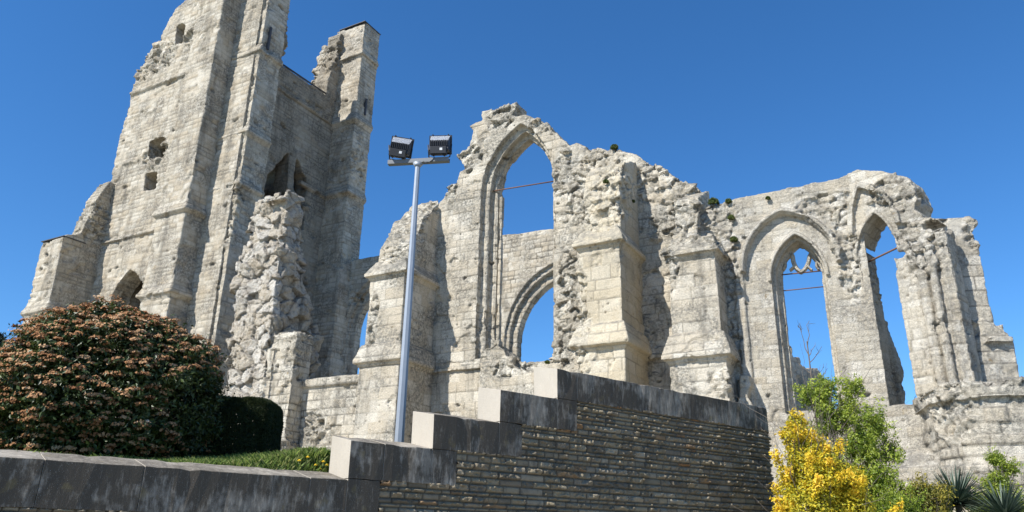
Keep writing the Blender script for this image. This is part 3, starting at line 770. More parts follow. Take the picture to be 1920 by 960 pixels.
for dx, rr, dy in ((.0, .16, -.1), (-.42, .10, 0), (.35, .12, -.22), (.62, .1, -.05)):
    S.pz([(xb1-.25+dx+rr*math.cos(t), dy+rr*math.sin(t)) for t in np.linspace(0, 2*math.pi, 11)[:-1]], AG-.5, FB.on_y(1745, 450+40*abs(dx), 0)[1])
S.box(xb1-.5, xb1+.6, -.08, .7, AG-.5, FB.on_y(1745, 430, 0)[1])
br_ = [((FB.on_y(px, py, 0)[0], 0, FB.on_y(px, py, 0)[1]), r_) for px, py, r_ in ((1690, 355, (1.2, .9, .7)), (1740, 470, (.7, .8, 1.0)), (1730, 430, (1, .8, .5)))]
S.py(rag(YP(FB, 1.22, [(1640, 790), (1640, 590), (1656, 600), (1664, 632), (1673, 655), (1680, 672), (1686, 700), (1689, 735), (1692, 790)]), .05, .25, 79), 1.22, 1.6)
oB = build('open_bay', S, .038, APSE, None, (0, 0, 0), dict(seed=76, course=.27, width=.5, eros=.62, edepth=.06, pits=.14, rubs=br_, rscale=2.4, ramp=.09, rbig=.06, cav=.06, fine=.028, block=.012, jvis=.6))
def reparent(o, fr, par, pfr, pbase):
    """place a mesh built in frame fr under a parent standing in frame pfr"""
    o.parent = par; d = fr.a-pfr.a
    q = pfr.loc((fr.o[0], fr.o[1], 0)); o.location = (q[0]-pbase[0], q[1]-pbase[1], -pbase[2]); o.rotation_euler = (0, 0, d)
reparent(oB, FB, apse, FA, AB)
bpy.data.objects.remove(bayB)
bm = bmesh.new(); A_, B_ = FB.on_y(1628, 491, .4), FB.on_y(1690, 461, .4); tube(bm, (A_[0], .4, A_[1]), (B_[0], .4, B_[1]), .03)
reparent(bmobj('tie_rod', bm, IRON), FB, apse, FA, AB)
# stump of wall closing the apse on the right
FC = Frame(-10, at(1840, 550, pe[1]+.2)[:2])
S = Solid()
pts = YP(FC, 0, [(1742, 900), (1738, 410), (1757, 409), (1790, 408), (1819, 407), (1829, 418), (1826, 436), (1834, 455), (1840, 490), (1848, 530), (1856, 570), (1866, 604), (1870, 630), (1893, 900)])
S.py(rag(pts, .025, .25, 80, keep=(0, len(pts)-2)), 0, 1.0)
pts = YP(FC, -.22, [(1800, 900), (1797, 640), (1805, 636), (1898, 634), (1903, 645), (1912, 700), (1925, 900)]); S.py(pts, -.22, .9)
pts = YP(FC, -.34, [(1848, 642), (1850, 632), (1899, 629), (1901, 641)]); S.py(pts, -.36, .9)
pts = [( -.22, FC.on_y(1850, 637, -.2)[1]), (.1, FC.on_y(1850, 606, 0)[1]), (.1, FC.on_y(1850, 640, 0)[1])]
S.px(pts, FC.on_y(1800, 640, 0)[0], FC.on_y(1890, 640, 0)[0])
cr = [((*FC.on_y(px, py, 0)[:1], 0, FC.on_y(px, py, 0)[1]), r_) for px, py, r_ in ((1826, 440, (.35, .8, .6)), (1815, 618, (.35, .5, .25)))]
S.py(YP(FC, -.12, [(1795, 660), (1795, 616), (1820, 604), (1848, 598), (1870, 612), (1902, 634), (1903, 660)]), -.12, .95)
oC = build('end_wall', S, .045, APSE, None, (0, 0, 0), dict(seed=81, course=.4, width=.9, eros=.66, edepth=.04, pits=.16, rubs=cr, ramp=.1, rbig=.1, fine=.03, block=.006, jdepth=.012))
reparent(oC, FC, apse, FA, AB)
# low curved outer wall
FD = Frame(-16, at(1850, 790, pe[1]-2.6)[:2])
out = thing('curved_low_wall', 'low rounded stone wall stump with a rough overhanging top course', 'wall', FD, (0, 0, 3.5)); DB = (0, 0, 3.5)
S = Solid()
xd0 = FD.on_y(1772, 790, 0)[0]
def plan(g, x1=6.):
    r = 1.3; c = (xd0+r, r)
    return [(c[0]+(r+g)*math.cos(t), c[1]+(r+g)*math.sin(t)) for t in np.linspace(math.pi, 1.5*math.pi, 9)]+[(x1, -g), (x1, 2.6), (xd0-g, 2.6)]
zt = FD.on_y(1850, 713, 0)[1]; zm = FD.on_y(1880, 745, 0)[1]
S.pz(plan(0), 1.0, zt-.05); S.pz(plan(.13), zm, zt); S.pz(plan(.10), 1.0, FD.on_y(1850, 868, 0)[1])
rt = []
build('wall', S, .04, NAVE, out, DB, dict(seed=83, course=.34, width=.7, eros=.60, edepth=.09, pits=.12, block=.04, fine=.04, jdepth=.045, jw=.025, rubs=[((xd0+.2, .5, zm-.3), (.7, .7, .8)), ((xd0+2, 0, zt), (6, .8, .16))], ramp=.10, rbig=.12, rscale=2.4))
S = Solid()
FE = Frame(-30, at(1760, 850, pe[1]-1.2)[:2])
zq = FE.on_y(1760, 842, .8)[1]
a_, b_2 = FE.on_y(1670, 860, 0)[0], FE.on_y(1835, 860, 0)[0]
S.px([(0, 1.0), (0, FE.on_y(1750, 876, 0)[1]), (.75, zq), (1.4, zq), (1.4, 1.0)], a_, b_2)
pl = build('plinth', S, .04, APSE, None, (0, 0, 0), dict(seed=85, course=.4, width=.8, eros=.55, edepth=.05, pits=.2, fine=.07, rubf=lambda co: .8*(co[:, 1] > .12)*(co[:, 2] > 1.5), rscale=3.0, ramp=.07, rbig=.1))
reparent(pl, FE, apse, FA, AB)
# dark wall stump beyond the traceried window
FS = Frame(42, at(1520, 700, 36.)[:2])
st_ = thing('far_wall_stump', 'dark stepped wall stump seen through the traceried window', 'wall', FS, (0, 0, CHURCH_Z)); SB = (0, 0, CHURCH_Z)
S = Solid(); pts = YP(FS, 0, [(1455, 860), (1455, 640), (1484, 648), (1487, 668), (1500, 670), (1503, 684), (1514, 690), (1533, 690), (1541, 703), (1560, 722), (1562, 860)])
S.py(pts, 0, 1.2)
build('wall', S, .06, TOWR, st_, SB, dict(TP, seed=88))
print('verts', NV)
# ================================================================== retaining wall of rock-faced stone with a stepped concrete coping
def path(s, off):
    """point at arc length s along the wall face, off metres out of the face"""
    s = np.asarray(s, float); a = np.clip((s-S_ARC)/R_ARC, 0, A_MAX); ex = np.maximum(s-S_ARC-R_ARC*A_MAX, 0)
    st = np.minimum(s, S_ARC)
    nx, ny = np.sin(a), -np.cos(a)
    x = st+R_ARC*np.sin(a)+ex*np.cos(a); y = R_ARC-R_ARC*np.cos(a)+ex*np.sin(a)
    return x+nx*off, y+ny*off
S_END = S_ARC+R_ARC*A_MAX+5
def concrete():
    m, n, l, bs = nodes('weathered_concrete')
    ob = N(n, 'ShaderNodeTexCoord').outputs['Object']; st = attr(n, 'stain')
    c = mixc(n, l, noise(n, l, ob, 3, 5), (.53, .475, .385), (.45, .40, .325))
    sk = ramp(n, l, noise(n, l, vscale(n, l, ob, (2.2, 2.2, .55)), 8, 7, .72), .20, .60)
    bl = ramp(n, l, noise(n, l, ob, 1.1, 5, .65), .36, .60)
    d = math_(n, l, 'ADD', math_(n, l, 'MULTIPLY', sk, .66), math_(n, l, 'MULTIPLY', bl, .55))
    c = mixc(n, l, math_(n, l, 'MINIMUM', math_(n, l, 'MULTIPLY', d, st), .96), c, (.068, .056, .041))
    ws = ramp(n, l, noise(n, l, vscale(n, l, ob, (2, 2, .35)), 14, 6, .75), .60, .76, 0, .12)
    c = mixc(n, l, math_(n, l, 'MULTIPLY', ws, st), c, (.55, .54, .51))
    sp = ramp(n, l, noise(n, l, ob, 85, 3, .7), .60, .72, 0, .5); c = mixc(n, l, sp, c, (.09, .09, .09))
    sp2 = ramp(n, l, noise(n, l, ob, 120, 2, .7), .64, .72, 0, .55); c = mixc(n, l, sp2, c, (.62, .6, .56))
    mo = ramp(n, l, noise(n, l, ob, 4.2, 4), .60, .70, 0, .35); c = mixc(n, l, math_(n, l, 'MULTIPLY', mo, st), c, (.22, .17, .075))
    l.new(c, bs.inputs['Base Color']); bs.inputs['Roughness'].default_value = .92; bs.inputs['Specular IOR Level'].default_value = .2
    b = N(n, 'ShaderNodeBump'); b.inputs['Strength'].default_value = .5; b.inputs['Distance'].default_value = .012
    l.new(math_(n, l, 'ADD', noise(n, l, ob, 60, 4, .7), noise(n, l, vscale(n, l, ob, (1, 1, .3)), 30, 3)), b.inputs['Height']); l.new(b.outputs[0], bs.inputs['Normal'])
    return m
CONC = concrete()
def rockface():
    m, n, l, bs = nodes('rock_faced_stone')
    ob = N(n, 'ShaderNodeTexCoord').outputs['Object']; tint, joint = attr(n, 'tint'), attr(n, 'joint')
    r = N(n, 'ShaderNodeValToRGB'); l.new(tint, r.inputs[0]); e = r.color_ramp
    e.elements[0].position = 0; e.elements[0].color = (.16, .14, .11, 1); e.elements[1].position = 1; e.elements[1].color = (.30, .17, .08, 1)
    for p, c_ in ((.25, (.25, .215, .155)), (.5, (.32, .27, .19)), (.72, (.21, .18, .14)), (.86, (.36, .32, .25)), (.96, (.27, .225, .16))):
        q = e.elements.new(p); q.color = (*c_, 1)
    c = mixc(n, l, ramp(n, l, noise(n, l, ob, 5, 5, .7), .45, .7, 0, .6), r.outputs[0], (.11, .098, .08))
    c = mixc(n, l, ramp(n, l, noise(n, l, ob, 30, 4, .7), .54, .74, 0, .28), c, (.38, .32, .23))
    c = mixc(n, l, ramp(n, l, noise(n, l, ob, 1.7, 3), .64, .76, 0, .4), c, (.27, .19, .11))
    c = mixc(n, l, 1.0, c, (.96, .925, .85), 'MULTIPLY'); c = mixc(n, l, math_(n, l, 'MULTIPLY', joint, .85), c, (.06, .054, .044))
    l.new(c, bs.inputs['Base Color']); bs.inputs['Roughness'].default_value = .9; bs.inputs['Specular IOR Level'].default_value = .2
    b = N(n, 'ShaderNodeBump'); b.inputs['Strength'].default_value = .6; b.inputs['Distance'].default_value = .015
    l.new(noise(n, l, ob, 45, 5, .7), b.inputs['Height']); l.new(b.outputs[0], bs.inputs['Normal'])
    return m
ROCK = rockface()
rw = thing('retaining_wall', 'dark rock-faced retaining wall with a stepped concrete coping and rounded end', 'wall', FR, (0, 0, 0))
# facing
def facing():
    ds = .0135
    s = np.arange(-4, S_END, ds); zz = np.concatenate([np.arange(0, 1.3, .05), np.arange(1.3, HZ[4]-BAND+.02, .0125)])
    SS, ZZ = np.meshgrid(s, zz, indexing='ij'); s1, z1 = SS.ravel(), ZZ.ravel()
    rng = np.random.RandomState(91)
    hs = np.where(rng.rand(110) < .42, .045+.022*rng.rand(110), .070+.045*rng.rand(110)); ed = np.cumsum(hs)
    z2 = z1+.012*(vnoise(np.stack([s1*.9, z1*2, 0*s1], 1), 92)-.5)
    row = np.searchsorted(ed, z2); lo = np.where(row > 0, ed[np.maximum(row-1, 0)], 0); hi = ed[np.minimum(row, 109)]
    r0 = 0*row; wr = .15+.26*h3(row, r0, r0, 93); ph = 9*h3(row, r0, r0, 94)
    q = s1/wr+ph; c0 = np.floor(q); jl = c0+.5*(h3(row, c0, r0, 95)-.5); jr = c0+1+.5*(h3(row, c0+1, r0, 95)-.5)
    col = np.where(q < jl, c0-1, np.where(q > jr, c0+1, c0))
    dv = np.minimum(np.abs(q-jl), np.abs(q-jr))*wr; dz = np.minimum(np.abs(z2-lo), np.abs(hi-z2)); dd = np.minimum(dv, dz)
    br = h3(row, col, r0, 96); b2 = h3(row, col, r0, 97)
    P3 = np.stack([s1, z1, 0*s1+br*50], 1)
    f1, f2, ir, vec = worley(P3*np.array([11, 15, 0])+np.stack([0*s1, 0*s1, br*900], 1), 98)
    tl = np.stack([((ir*k) % 1)-.5 for k in (131, 717)], 1)
    rough = (b2 > .22)
    edge = sst(0, .028, dd)
    d = edge*(.006+.016*b2) + rough*edge*(.042*(ir-.3)+.10*(tl[:, 0]*vec[:, 0]+tl[:, 1]*vec[:, 1])+.045*(fbm(P3*14, 3, 99)-.4)) + (~rough)*edge*.006*(fbm(P3*30, 2, 100)-.5)
    joint = np.exp(-(dd/.010)**2)
    d -= .020*joint
    x, y = path(s1, d-.03)
    keep = np.full(len(s)-1, HZ[0]-BAND)
    sm = (s[:-1]+s[1:])/2
    for k in range(1, 5): keep[sm > EX[k-1]] = HZ[k]-BAND
    cz = (zz[:-1]+zz[1:])/2
    msk = cz[None, :] < keep[:, None]+.01
    ni, nj = SS.shape; I = np.arange(ni*nj).reshape(ni, nj)
    f = np.stack([I[:-1, :-1], I[1:, :-1], I[1:, 1:], I[:-1, 1:]], -1)[msk]
    me = mesh_np('masonry_facing', np.stack([x, y, z1], 1), f, True, {'tint': br, 'joint': joint})
    return link('masonry_facing', me, ROCK, rw)
facing()
# core behind the facing
def slab(name, s0, s1, prof, mat, par, stain=True, bev=.007, step=.12, cham=True):
    """profile (off, z) swept along the wall from s0 to s1, ends closed"""
    n = max(2, int((s1-s0)/step)+1); ss = np.linspace(s0, s1, n); k = len(prof)
    bm = bmesh.new(); rings = []
    for s in ss:
        xy = [path(s, p[0]) for p in prof]
        rings.append([bm.verts.new((float(a), float(b), p[1])) for (a, b), p in zip(xy, prof)])
    for i in range(n-1):
        for j in range(k): bm.faces.new((rings[i][j], rings[i][(j+1) % k], rings[i+1][(j+1) % k], rings[i+1][j]))
    bm.faces.new(rings[0][::-1]); bm.faces.new(rings[-1])
    bmesh.ops.recalc_face_normals(bm, faces=bm.faces)
    if bev:
        eds = [e for e in bm.edges if len(e.link_faces) == 2 and e.calc_face_angle(0) > .5]
        bmesh.ops.bevel(bm, geom=eds, offset=bev, segments=2, affect='EDGES', profile=.6)
    if bev:      # worn, slightly chipped arrises
        cc = np.array([v.co[:] for v in bm.verts]); jj = [fbm(cc*9+q*13, 2, 160+q)-.5 for q in range(3)]; ch = (fbm(cc*5, 3, 170) > .66)*.012
        for i, v in enumerate(bm.verts): v.co += Vector((jj[0][i]*.012, jj[1][i]*.012+ch[i], jj[2][i]*.016-ch[i]))
    me = bpy.data.meshes.new(name); bm.to_mesh(me)
    # stain is full on the front, weaker on top, faint on the step ends
    A = me.attributes.new('stain', 'FLOAT', 'FACE'); bm.free()
    no = np.empty(len(me.polygons)*3, np.float32); me.polygons.foreach_get('normal', no); no = no.reshape(-1, 3)
    A.data.foreach_set('value', np.where(no[:, 0] < -.8, .10, np.where(no[:, 2] > .8, .72, 1.0)).astype(np.float32))
    return link(name, me, mat, par)
TH, SLOPE = .60, .125
def prof_top(zt, zb): return [(0, zb), (0, zt), (-TH, zt+SLOPE), (-TH, zb)]
def prof_flat(zt, zb): return [(0, zb), (0, zt), (-TH, zt), (-TH, zb)]
jn = {0: [FR.on_y(px, 870, 0)[0] for px in (82, 272, 585)], 1: [FR.on_y(722, 840, 0)[0]], 2: [], 3: [], 4: [FR.on_y(1083, 720, 0)[0], FR.on_y(1238, 740, 0)[0], FR.on_y(1365, 740, 0)[0]]}
for k in range(5):
    a = SX[k]; b = SX[k+1] if k < 4 else S_END
    cuts = [a]+jn[k]+[b]
    for c0, c1 in zip(cuts[:-1], cuts[1:]):
        slab('coping_slab', c0+(.003 if c0 != a else 0), c1-.003, prof_top(HZ[k], HZ[k]-BAND), CONC, rw)
    if k < 4:
        slab('coping_block', SX[k+1]+.001, EX[k]-.003, prof_flat(HZ[k+1]-BAND-.006, HZ[k]-BAND), CONC, rw)
for k in range(5):
    a = SX[0] if k == 0 else EX[k-1]+.02; b = EX[k]+.02 if k < 4 else S_END
    slab('backing', a, b-.002, [(-.05, 0), (-.05, HZ[k]-BAND-.004), (-TH+.02, HZ[k]-BAND-.004), (-TH+.02, 0)], CONC, rw, bev=0, step=.3)

# ================================================================== floodlight column
STEEL, n_, l_, b_ = nodes('galvanised_steel')
tc_ = N(n_, 'ShaderNodeTexCoord'); l_.new(mixc(n_, l_, noise(n_, l_, tc_.outputs['Object'], 8, 5), (.26, .29, .33), (.36, .39, .42)), b_.inputs['Base Color']); b_.inputs['Roughness'].default_value = .55; b_.inputs['Metallic'].default_value = .35
GALV, n_, l_, b_ = nodes('dull_zinc'); b_.inputs['Base Color'].default_value = (.17, .18, .19, 1); b_.inputs['Roughness'].default_value = .7
BLK, n_, l_, b_ = nodes('black_cast_housing'); b_.inputs['Base Color'].default_value = (.018, .018, .02, 1); b_.inputs['Roughness'].default_value = .5
ALU, n_, l_, b_ = nodes('pale_aluminium'); b_.inputs['Base Color'].default_value = (.62, .63, .64, 1); b_.inputs['Roughness'].default_value = .4; b_.inputs['Metallic'].default_value = .3
GLS, n_, l_, b_ = nodes('lamp_glass'); b_.inputs['Base Color'].default_value = (.5, .52, .54, 1); b_.inputs['Roughness'].default_value = .1
PAP, n_, l_, b_ = nodes('white_sticker'); b_.inputs['Base Color'].default_value = (.75, .75, .73, 1)
PZ = 13.4
pm = at(766, 567, PZ); ptop = at(784, 312, PZ)[2]
FP = Frame(-9)
pole = bpy.data.objects.new('floodlight_column', None); C.objects.link(pole)
gz = lz(pm[0], PZ); pole.location = (pm[0], PZ, gz); pole.rotation_euler = (0, 0, FP.a)
tag(pole, 'tall galvanised column carrying two black floodlights on a crossbar', 'light column')
H = ptop-gz
bm = bmesh.new(); tube(bm, (0, 0, -.2), (0, 0, H), .088, .05, 8, True)
for f in bm.faces: f.smooth = False
bmobj('pole', bm, STEEL, pole)
bm = bmesh.new(); tube(bm, (0, 0, H-.02), (0, 0, H+.05), .05, .10, 14); tube(bm, (0, 0, H+.05), (0, 0, H+.065), .10, .10, 14); bmobj('pole_cap', bm, STEEL, pole)
def bxm(bm, x0, x1, y0, y1, z0, z1, rot=None):
    M = Matrix.Translation(((x0+x1)/2, (y0+y1)/2, (z0+z1)/2))@Matrix.Diagonal((x1-x0, y1-y0, z1-z0, 1))
    bmesh.ops.create_cube(bm, size=1, matrix=(rot@M) if rot is not None else M)
bm = bmesh.new(); L0, L1 = -.60, .62
bxm(bm, L0, L1, -.05, .06, H+.066, H+.078); bxm(bm, L0, L1, -.05, -.04, H+.079, H+.15); bxm(bm, L0, L1, .05, .06, H+.079, H+.15)
bmobj('crossbar', bm, GALV, pole)
def floodlight(x, yaw, roll, tilt):
    fl = bpy.data.objects.new('floodlight', None); C.objects.link(fl); fl.parent = pole
    fl.location = (x, 0, H+.15); fl.rotation_euler = (0, 0, yaw); fl.scale = (.95, .95, .95)
    Rm = Matrix.Translation((0, 0, .33))@Matrix.Rotation(roll, 4, 'Y')@Matrix.Rotation(tilt, 4, 'X')
    W, Hh = .215, .185
    bm = bmesh.new()
    a = [(-W, .05, -Hh), (W, .05, -Hh), (W, .05, Hh), (-W, .05, Hh)]; b = [(-W*.9, -.17, -Hh*.95), (W*.9, -.17, -Hh*.95), (W*.9, -.13, Hh*.12), (-W*.9, -.13, Hh*.12)]
    A = [bm.verts.new(Rm@Vector(p)) for p in a]; B = [bm.verts.new(Rm@Vector(p)) for p in b]
    bm.faces.new(A); bm.faces.new(B[::-1])
    for i in range(4): bm.faces.new((A[i], B[i], B[(i+1) % 4], A[(i+1) % 4]))
    bmesh.ops.recalc_face_normals(bm, faces=bm.faces)
    bmobj('housing', bm, BLK, fl)
    bm = bmesh.new()
    for i in range(10):
        xf = -W*.8+i*W*1.6/9; bxm(bm, xf-.006, xf+.006, -.18, -.10, -Hh*.5, Hh*.16, Rm)
    bmobj('cooling_fins', bm, BLK, fl)
    bm = bmesh.new(); vs_ = [bm.verts.new(Rm@Vector(p)) for p in ((-W*.86, -.122, Hh*.22), (W*.86, -.122, Hh*.22), (W*.94, .028, Hh*.98), (-W*.94, .028, Hh*.98))]
    bm.faces.new(vs_); r_ = bmesh.ops.solidify(bm, geom=list(bm.faces), thickness=.012); bmobj('top_plate', bm, ALU, fl)
    bm = bmesh.new()
    for q in ((-W-.02, W+.02, .05, .085, Hh, Hh+.02), (-W-.02, W+.02, .05, .085, -Hh-.02, -Hh), (-W-.02, -W, .05, .085, -Hh, Hh), (W, W+.02, .05, .085, -Hh, Hh), (-W*.8, -W*.7, .03, .09, Hh+.02, Hh+.04), (W*.7, W*.8, .03, .09, Hh+.02, Hh+.04)): bxm(bm, *q, Rm)
    bmobj('rim', bm, BLK, fl)
    bm = bmesh.new(); bxm(bm, -W, W, .055, .065, -Hh, Hh, Rm); bmobj('lamp_glass', bm, GLS, fl)
    bm = bmesh.new(); bxm(bm, -.165, .165, -.21, -.05, -Hh-.085, -Hh+.075, Rm); bxm(bm, -.13, -.09, -.2, -.06, -Hh-.105, -Hh-.085, Rm); bxm(bm, .09, .13, -.2, -.06, -Hh-.105, -Hh-.085, Rm)
    bmesh.ops.bevel(bm, geom=list(bm.edges), offset=.008, segments=1, affect='EDGES')
    gb = bmobj('gear_box', bm, BLK, fl)
    bm = bmesh.new(); bxm(bm, .03, .085, -.2135, -.2105, -Hh-.015, -Hh+.035, Rm); bmobj('sticker', bm, PAP, gb)
    bm = bmesh.new()
    for s_ in (-1, 1):
        tube(bm, Rm@Vector((s_*(W+.03), -.02, -.02)), (s_*(W+.0), 0, .03), .013, n=6); tube(bm, (s_*(W+.0), 0, .03), (s_*.10, 0, .005), .013, n=6)
    tube(bm, (-.11, 0, .006), (.11, 0, .006), .014, n=6)
    bmobj('bracket', bm, BLK, fl)
    return fl
floodlight(-.37, R(10), R(9), R(14)); floodlight(.42, R(4), R(0), R(10))
bm = bmesh.new()
cz = [(.12, -.05, H+.08), (.16, -.07, H+.02), (.22, -.07, H+.03), (.28, -.06, H+.07), (.34, -.05, H+.15)]
for a, b in zip(cz[:-1], cz[1:]): tube(bm, a, b, .009, n=5)
bmobj('cable', bm, BLK, pole)

# ================================================================== vegetation
def leafmat(name, cols, trans=.3, rough=.55, spec=.4):
    m, n, l, bs = nodes(name)
    t = attr(n, 'tint'); r = N(n, 'ShaderNodeValToRGB'); l.new(t, r.inputs[0]); e = r.color_ramp
    e.elements[0].color = (*cols[0], 1); e.elements[1].color = (*cols[-1], 1)
    for i, c in enumerate(cols[1:-1]): q = e.elements.new((i+1)/(len(cols)-1)); q.color = (*c, 1)
    l.new(r.outputs[0], bs.inputs['Base Color']); bs.inputs['Roughness'].default_value = rough; bs.inputs['Specular IOR Level'].default_value = spec
    tr = N(n, 'ShaderNodeBsdfTranslucent'); l.new(r.outputs[0], tr.inputs[0])
    mx = N(n, 'ShaderNodeMixShader'); mx.inputs[0].default_value = trans
    l.new(bs.outputs[0], mx.inputs[1]); l.new(tr.outputs[0], mx.inputs[2]); l.new(mx.outputs[0], n['Material Output'].inputs['Surface'])
    return m
def leafmesh(name, pos, nrm, L, Wd, tint, rng, spread=.9, axis=None):
    """one folded four-sided leaf per position"""
    n = len(pos)
    nn = nrm+spread*rng.normal(size=(n, 3)); nn /= np.linalg.norm(nn, axis=1)[:, None]+1e-9
    a = rng.normal(size=(n, 3)) if axis is None else axis+.5*rng.normal(size=(n, 3))
    a -= nn*(a*nn).sum(1)[:, None]; a /= np.linalg.norm(a, axis=1)[:, None]+1e-9
    b = np.cross(nn, a); s = (.65+.7*rng.rand(n))[:, None]
    l, w_ = L*s, Wd*s
    v = np.stack([pos-a*l*.5, pos+b*w_*.5+nn*l*.08, pos+a*l*.5-nn*l*.06, pos-b*w_*.5+nn*l*.08], 1).reshape(-1, 3)
    f = np.arange(4*n).reshape(-1, 4)
    return mesh_np(name, v, f, False, {'tint': np.repeat(tint, 4)})
def twigs(bm, base, tip, r, rng, depth=2, n=4, bend=.25):
    base, tip = np.array(base, float), np.array(tip, float); k = 4; pts = [base]
    d = tip-base; L = np.linalg.norm(d)
    for i in range(1, k+1): pts.append(base+d*i/k+rng.normal(size=3)*L*.04*(i < k))
    for i in range(k): tube(bm, pts[i], pts[i+1], r*(1-.65*i/k), r*(1-.65*(i+1)/k), 5, False)
    if depth:
        for j in range(n):
            t = rng.uniform(.35, .95); p = base+d*t; q = d/L+rng.normal(size=3)*.55; q[2] = abs(q[2])*.7+.2
            q /= np.linalg.norm(q); twigs(bm, p, p+q*L*rng.uniform(.25, .45), r*.5, rng, depth-1, max(2, n-1))
BARK, n_, l_, b_ = nodes('bark')
tc_ = N(n_, 'ShaderNodeTexCoord'); l_.new(mixc(n_, l_, noise(n_, l_, tc_.outputs['Object'], 12, 4), (.10, .08, .06), (.20, .165, .13)), b_.inputs['Base Color']); b_.inputs['Roughness'].default_value = .9
def sph(rng, n, up=-1.):
    v = rng.normal(size=(n*3, 3)); v /= np.linalg.norm(v, axis=1)[:, None]; v = v[v[:, 2] > up]; return v[:n]

# big flowering bush
VIB = leafmat('viburnum_leaf', [(.016, .026, .007), (.035, .055, .013), (.065, .092, .022), (.12, .14, .04)], .2, .45, .4)
VFL = leafmat('viburnum_flower', [(.22, .10, .045), (.35, .18, .085), (.46, .27, .14), (.54, .37, .22), (.68, .58, .46)], .1, .85, .1)
rng = np.random.RandomState(5)
BZ = 11.6
bc = at(198, 760, BZ); bc[2] = 0; gz = lz(bc[0], BZ)
bt = at(215, 560, BZ-.3)[2]
rx, ry = 213/1540*BZ*1.02, 1.6
zc = gz+.45*(bt-gz); rzu, rzd = bt-zc, zc-gz+.55
bush = thing('flowering_bush', 'big rounded evergreen bush covered in rusty brown flower heads', 'bush', None, (bc[0], BZ, gz))
def bsurf(d):
    e = np.stack([d[:, 0]*rx, d[:, 1]*ry, np.where(d[:, 2] > 0, d[:, 2]*rzu, d[:, 2]*rzd)], 1)
    k = .90+.26*(fbm(d*2.1+7, 2, 11)-.45)+.24*(fbm(d*5, 2, 12)-.5)
    return e*k[:, None]
D = sph(rng, 1850, -.85); Cc_ = bsurf(D)*(.93+.09*rng.rand(len(D)))[:, None]; Cc_[:, 2] += zc-gz
per = 40; m_ = len(D)
P_ = np.repeat(Cc_, per, 0)+rng.normal(size=(m_*per, 3))*np.array([.085, .085, .055])-np.repeat(D, per, 0)*.05
tn = np.clip(np.repeat(rng.rand(m_), per)*.5+rng.rand(m_*per)*.5, 0, 1)
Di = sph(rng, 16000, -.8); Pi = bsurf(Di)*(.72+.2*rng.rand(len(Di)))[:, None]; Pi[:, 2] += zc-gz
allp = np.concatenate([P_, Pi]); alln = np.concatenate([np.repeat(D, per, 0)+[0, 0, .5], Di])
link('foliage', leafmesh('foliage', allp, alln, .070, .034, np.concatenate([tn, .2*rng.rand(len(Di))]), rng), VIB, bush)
sel = (~((D[:, 0] > .85) & (D[:, 2] < .15))) & (rng.rand(m_) < np.clip(1.0+.3*D[:, 2]-.40*D[:, 0]*(D[:, 2] < .5), .25, 1))
Ch, Dh = Cc_[sel], D[sel]; nh = len(Ch); per = 34
off = rng.normal(size=(nh*per, 3)); off /= np.linalg.norm(off, axis=1)[:, None]; off[:, 2] = np.abs(off[:, 2])
hd = np.repeat(Dh+[0, 0, .55], per, 0); hd /= np.linalg.norm(hd, axis=1)[:, None]
hs_ = np.repeat(.6+.65*rng.rand(nh), per)[:, None]
P_ = np.repeat(Ch+Dh*.03, per, 0)+off*np.array([.092, .092, .05])*hs_*(.55+.45*rng.rand(nh*per))[:, None]+hd*.035
base_t = rng.beta(2, 3.2, nh)*.8+.14*np.clip(Dh[:, 0], 0, 1)*(rng.rand(nh) < .5)
tn = np.clip(np.repeat(base_t, per)+.22*(rng.rand(nh*per)-.5), 0, 1)
fl_ = link('flower_heads', leafmesh('flower_heads', P_, off+hd, .036, .032, tn, rng, .5), VFL, bush); fl_['kind'] = 'stuff'
bm = bmesh.new()
for i in range(14):
    d = D[rng.randint(len(D))]; twigs(bm, (rng.normal()*.1, rng.normal()*.1, -.1), np.array(bsurf(d[None])[0])*.8+[0, 0, zc-gz], .03, rng, 1, 3)
bmobj('stems', bm, BARK, bush)

# clipped yew block
YEW = leafmat('yew_needle', [(.010, .018, .005), (.018, .032, .008), (.035, .050, .012), (.06, .075, .02)], .15, .6)
YZ = 12.6
hx0, hx1 = at(372, 790, YZ)[0], at(500, 790, YZ)[0]; ht = at(465, 744, YZ)[2]; gz = lz((hx0+hx1)/2, YZ)
hedge = thing('clipped_hedge', 'dark clipped evergreen block beside the flowering bush', 'hedge', None, ((hx0+hx1)/2, YZ+.5, gz))
hw_, hh_ = (hx1-hx0)/2, ht-gz
NH = 62000
u = rng.uniform(-1, 1, (NH, 3)); k = rng.randint(0, 3, NH); sg = np.sign(rng.normal(size=NH)); sg[(k == 2)] = 1
u[np.arange(NH), k] = sg*(1-.22*rng.rand(NH)**1.6)
r4 = (np.abs(u)**7).sum(1)**(1/7); u /= np.maximum(r4, .8)[:, None]
lm = 1+.07*(fbm(u*3, 3, 15)-.5)
p_ = np.stack([u[:, 0]*hw_*lm, u[:, 1]*.55*lm, (u[:, 2]*.5+.5)*hh_*lm], 1)
nrm_ = np.zeros_like(u); nrm_[np.arange(NH), k] = sg
link('foliage', leafmesh('foliage', p_, nrm_, .055, .022, np.clip(rng.rand(NH)*.75+.25*(fbm(p_*5, 2, 16)), 0, 1), rng, .8), YEW, hedge)
bm = bmesh.new(); twigs(bm, (0, 0, -.1), (0, 0, hh_*.8), .04, rng, 2, 5); bmobj('stem', bm, BARK, hedge)

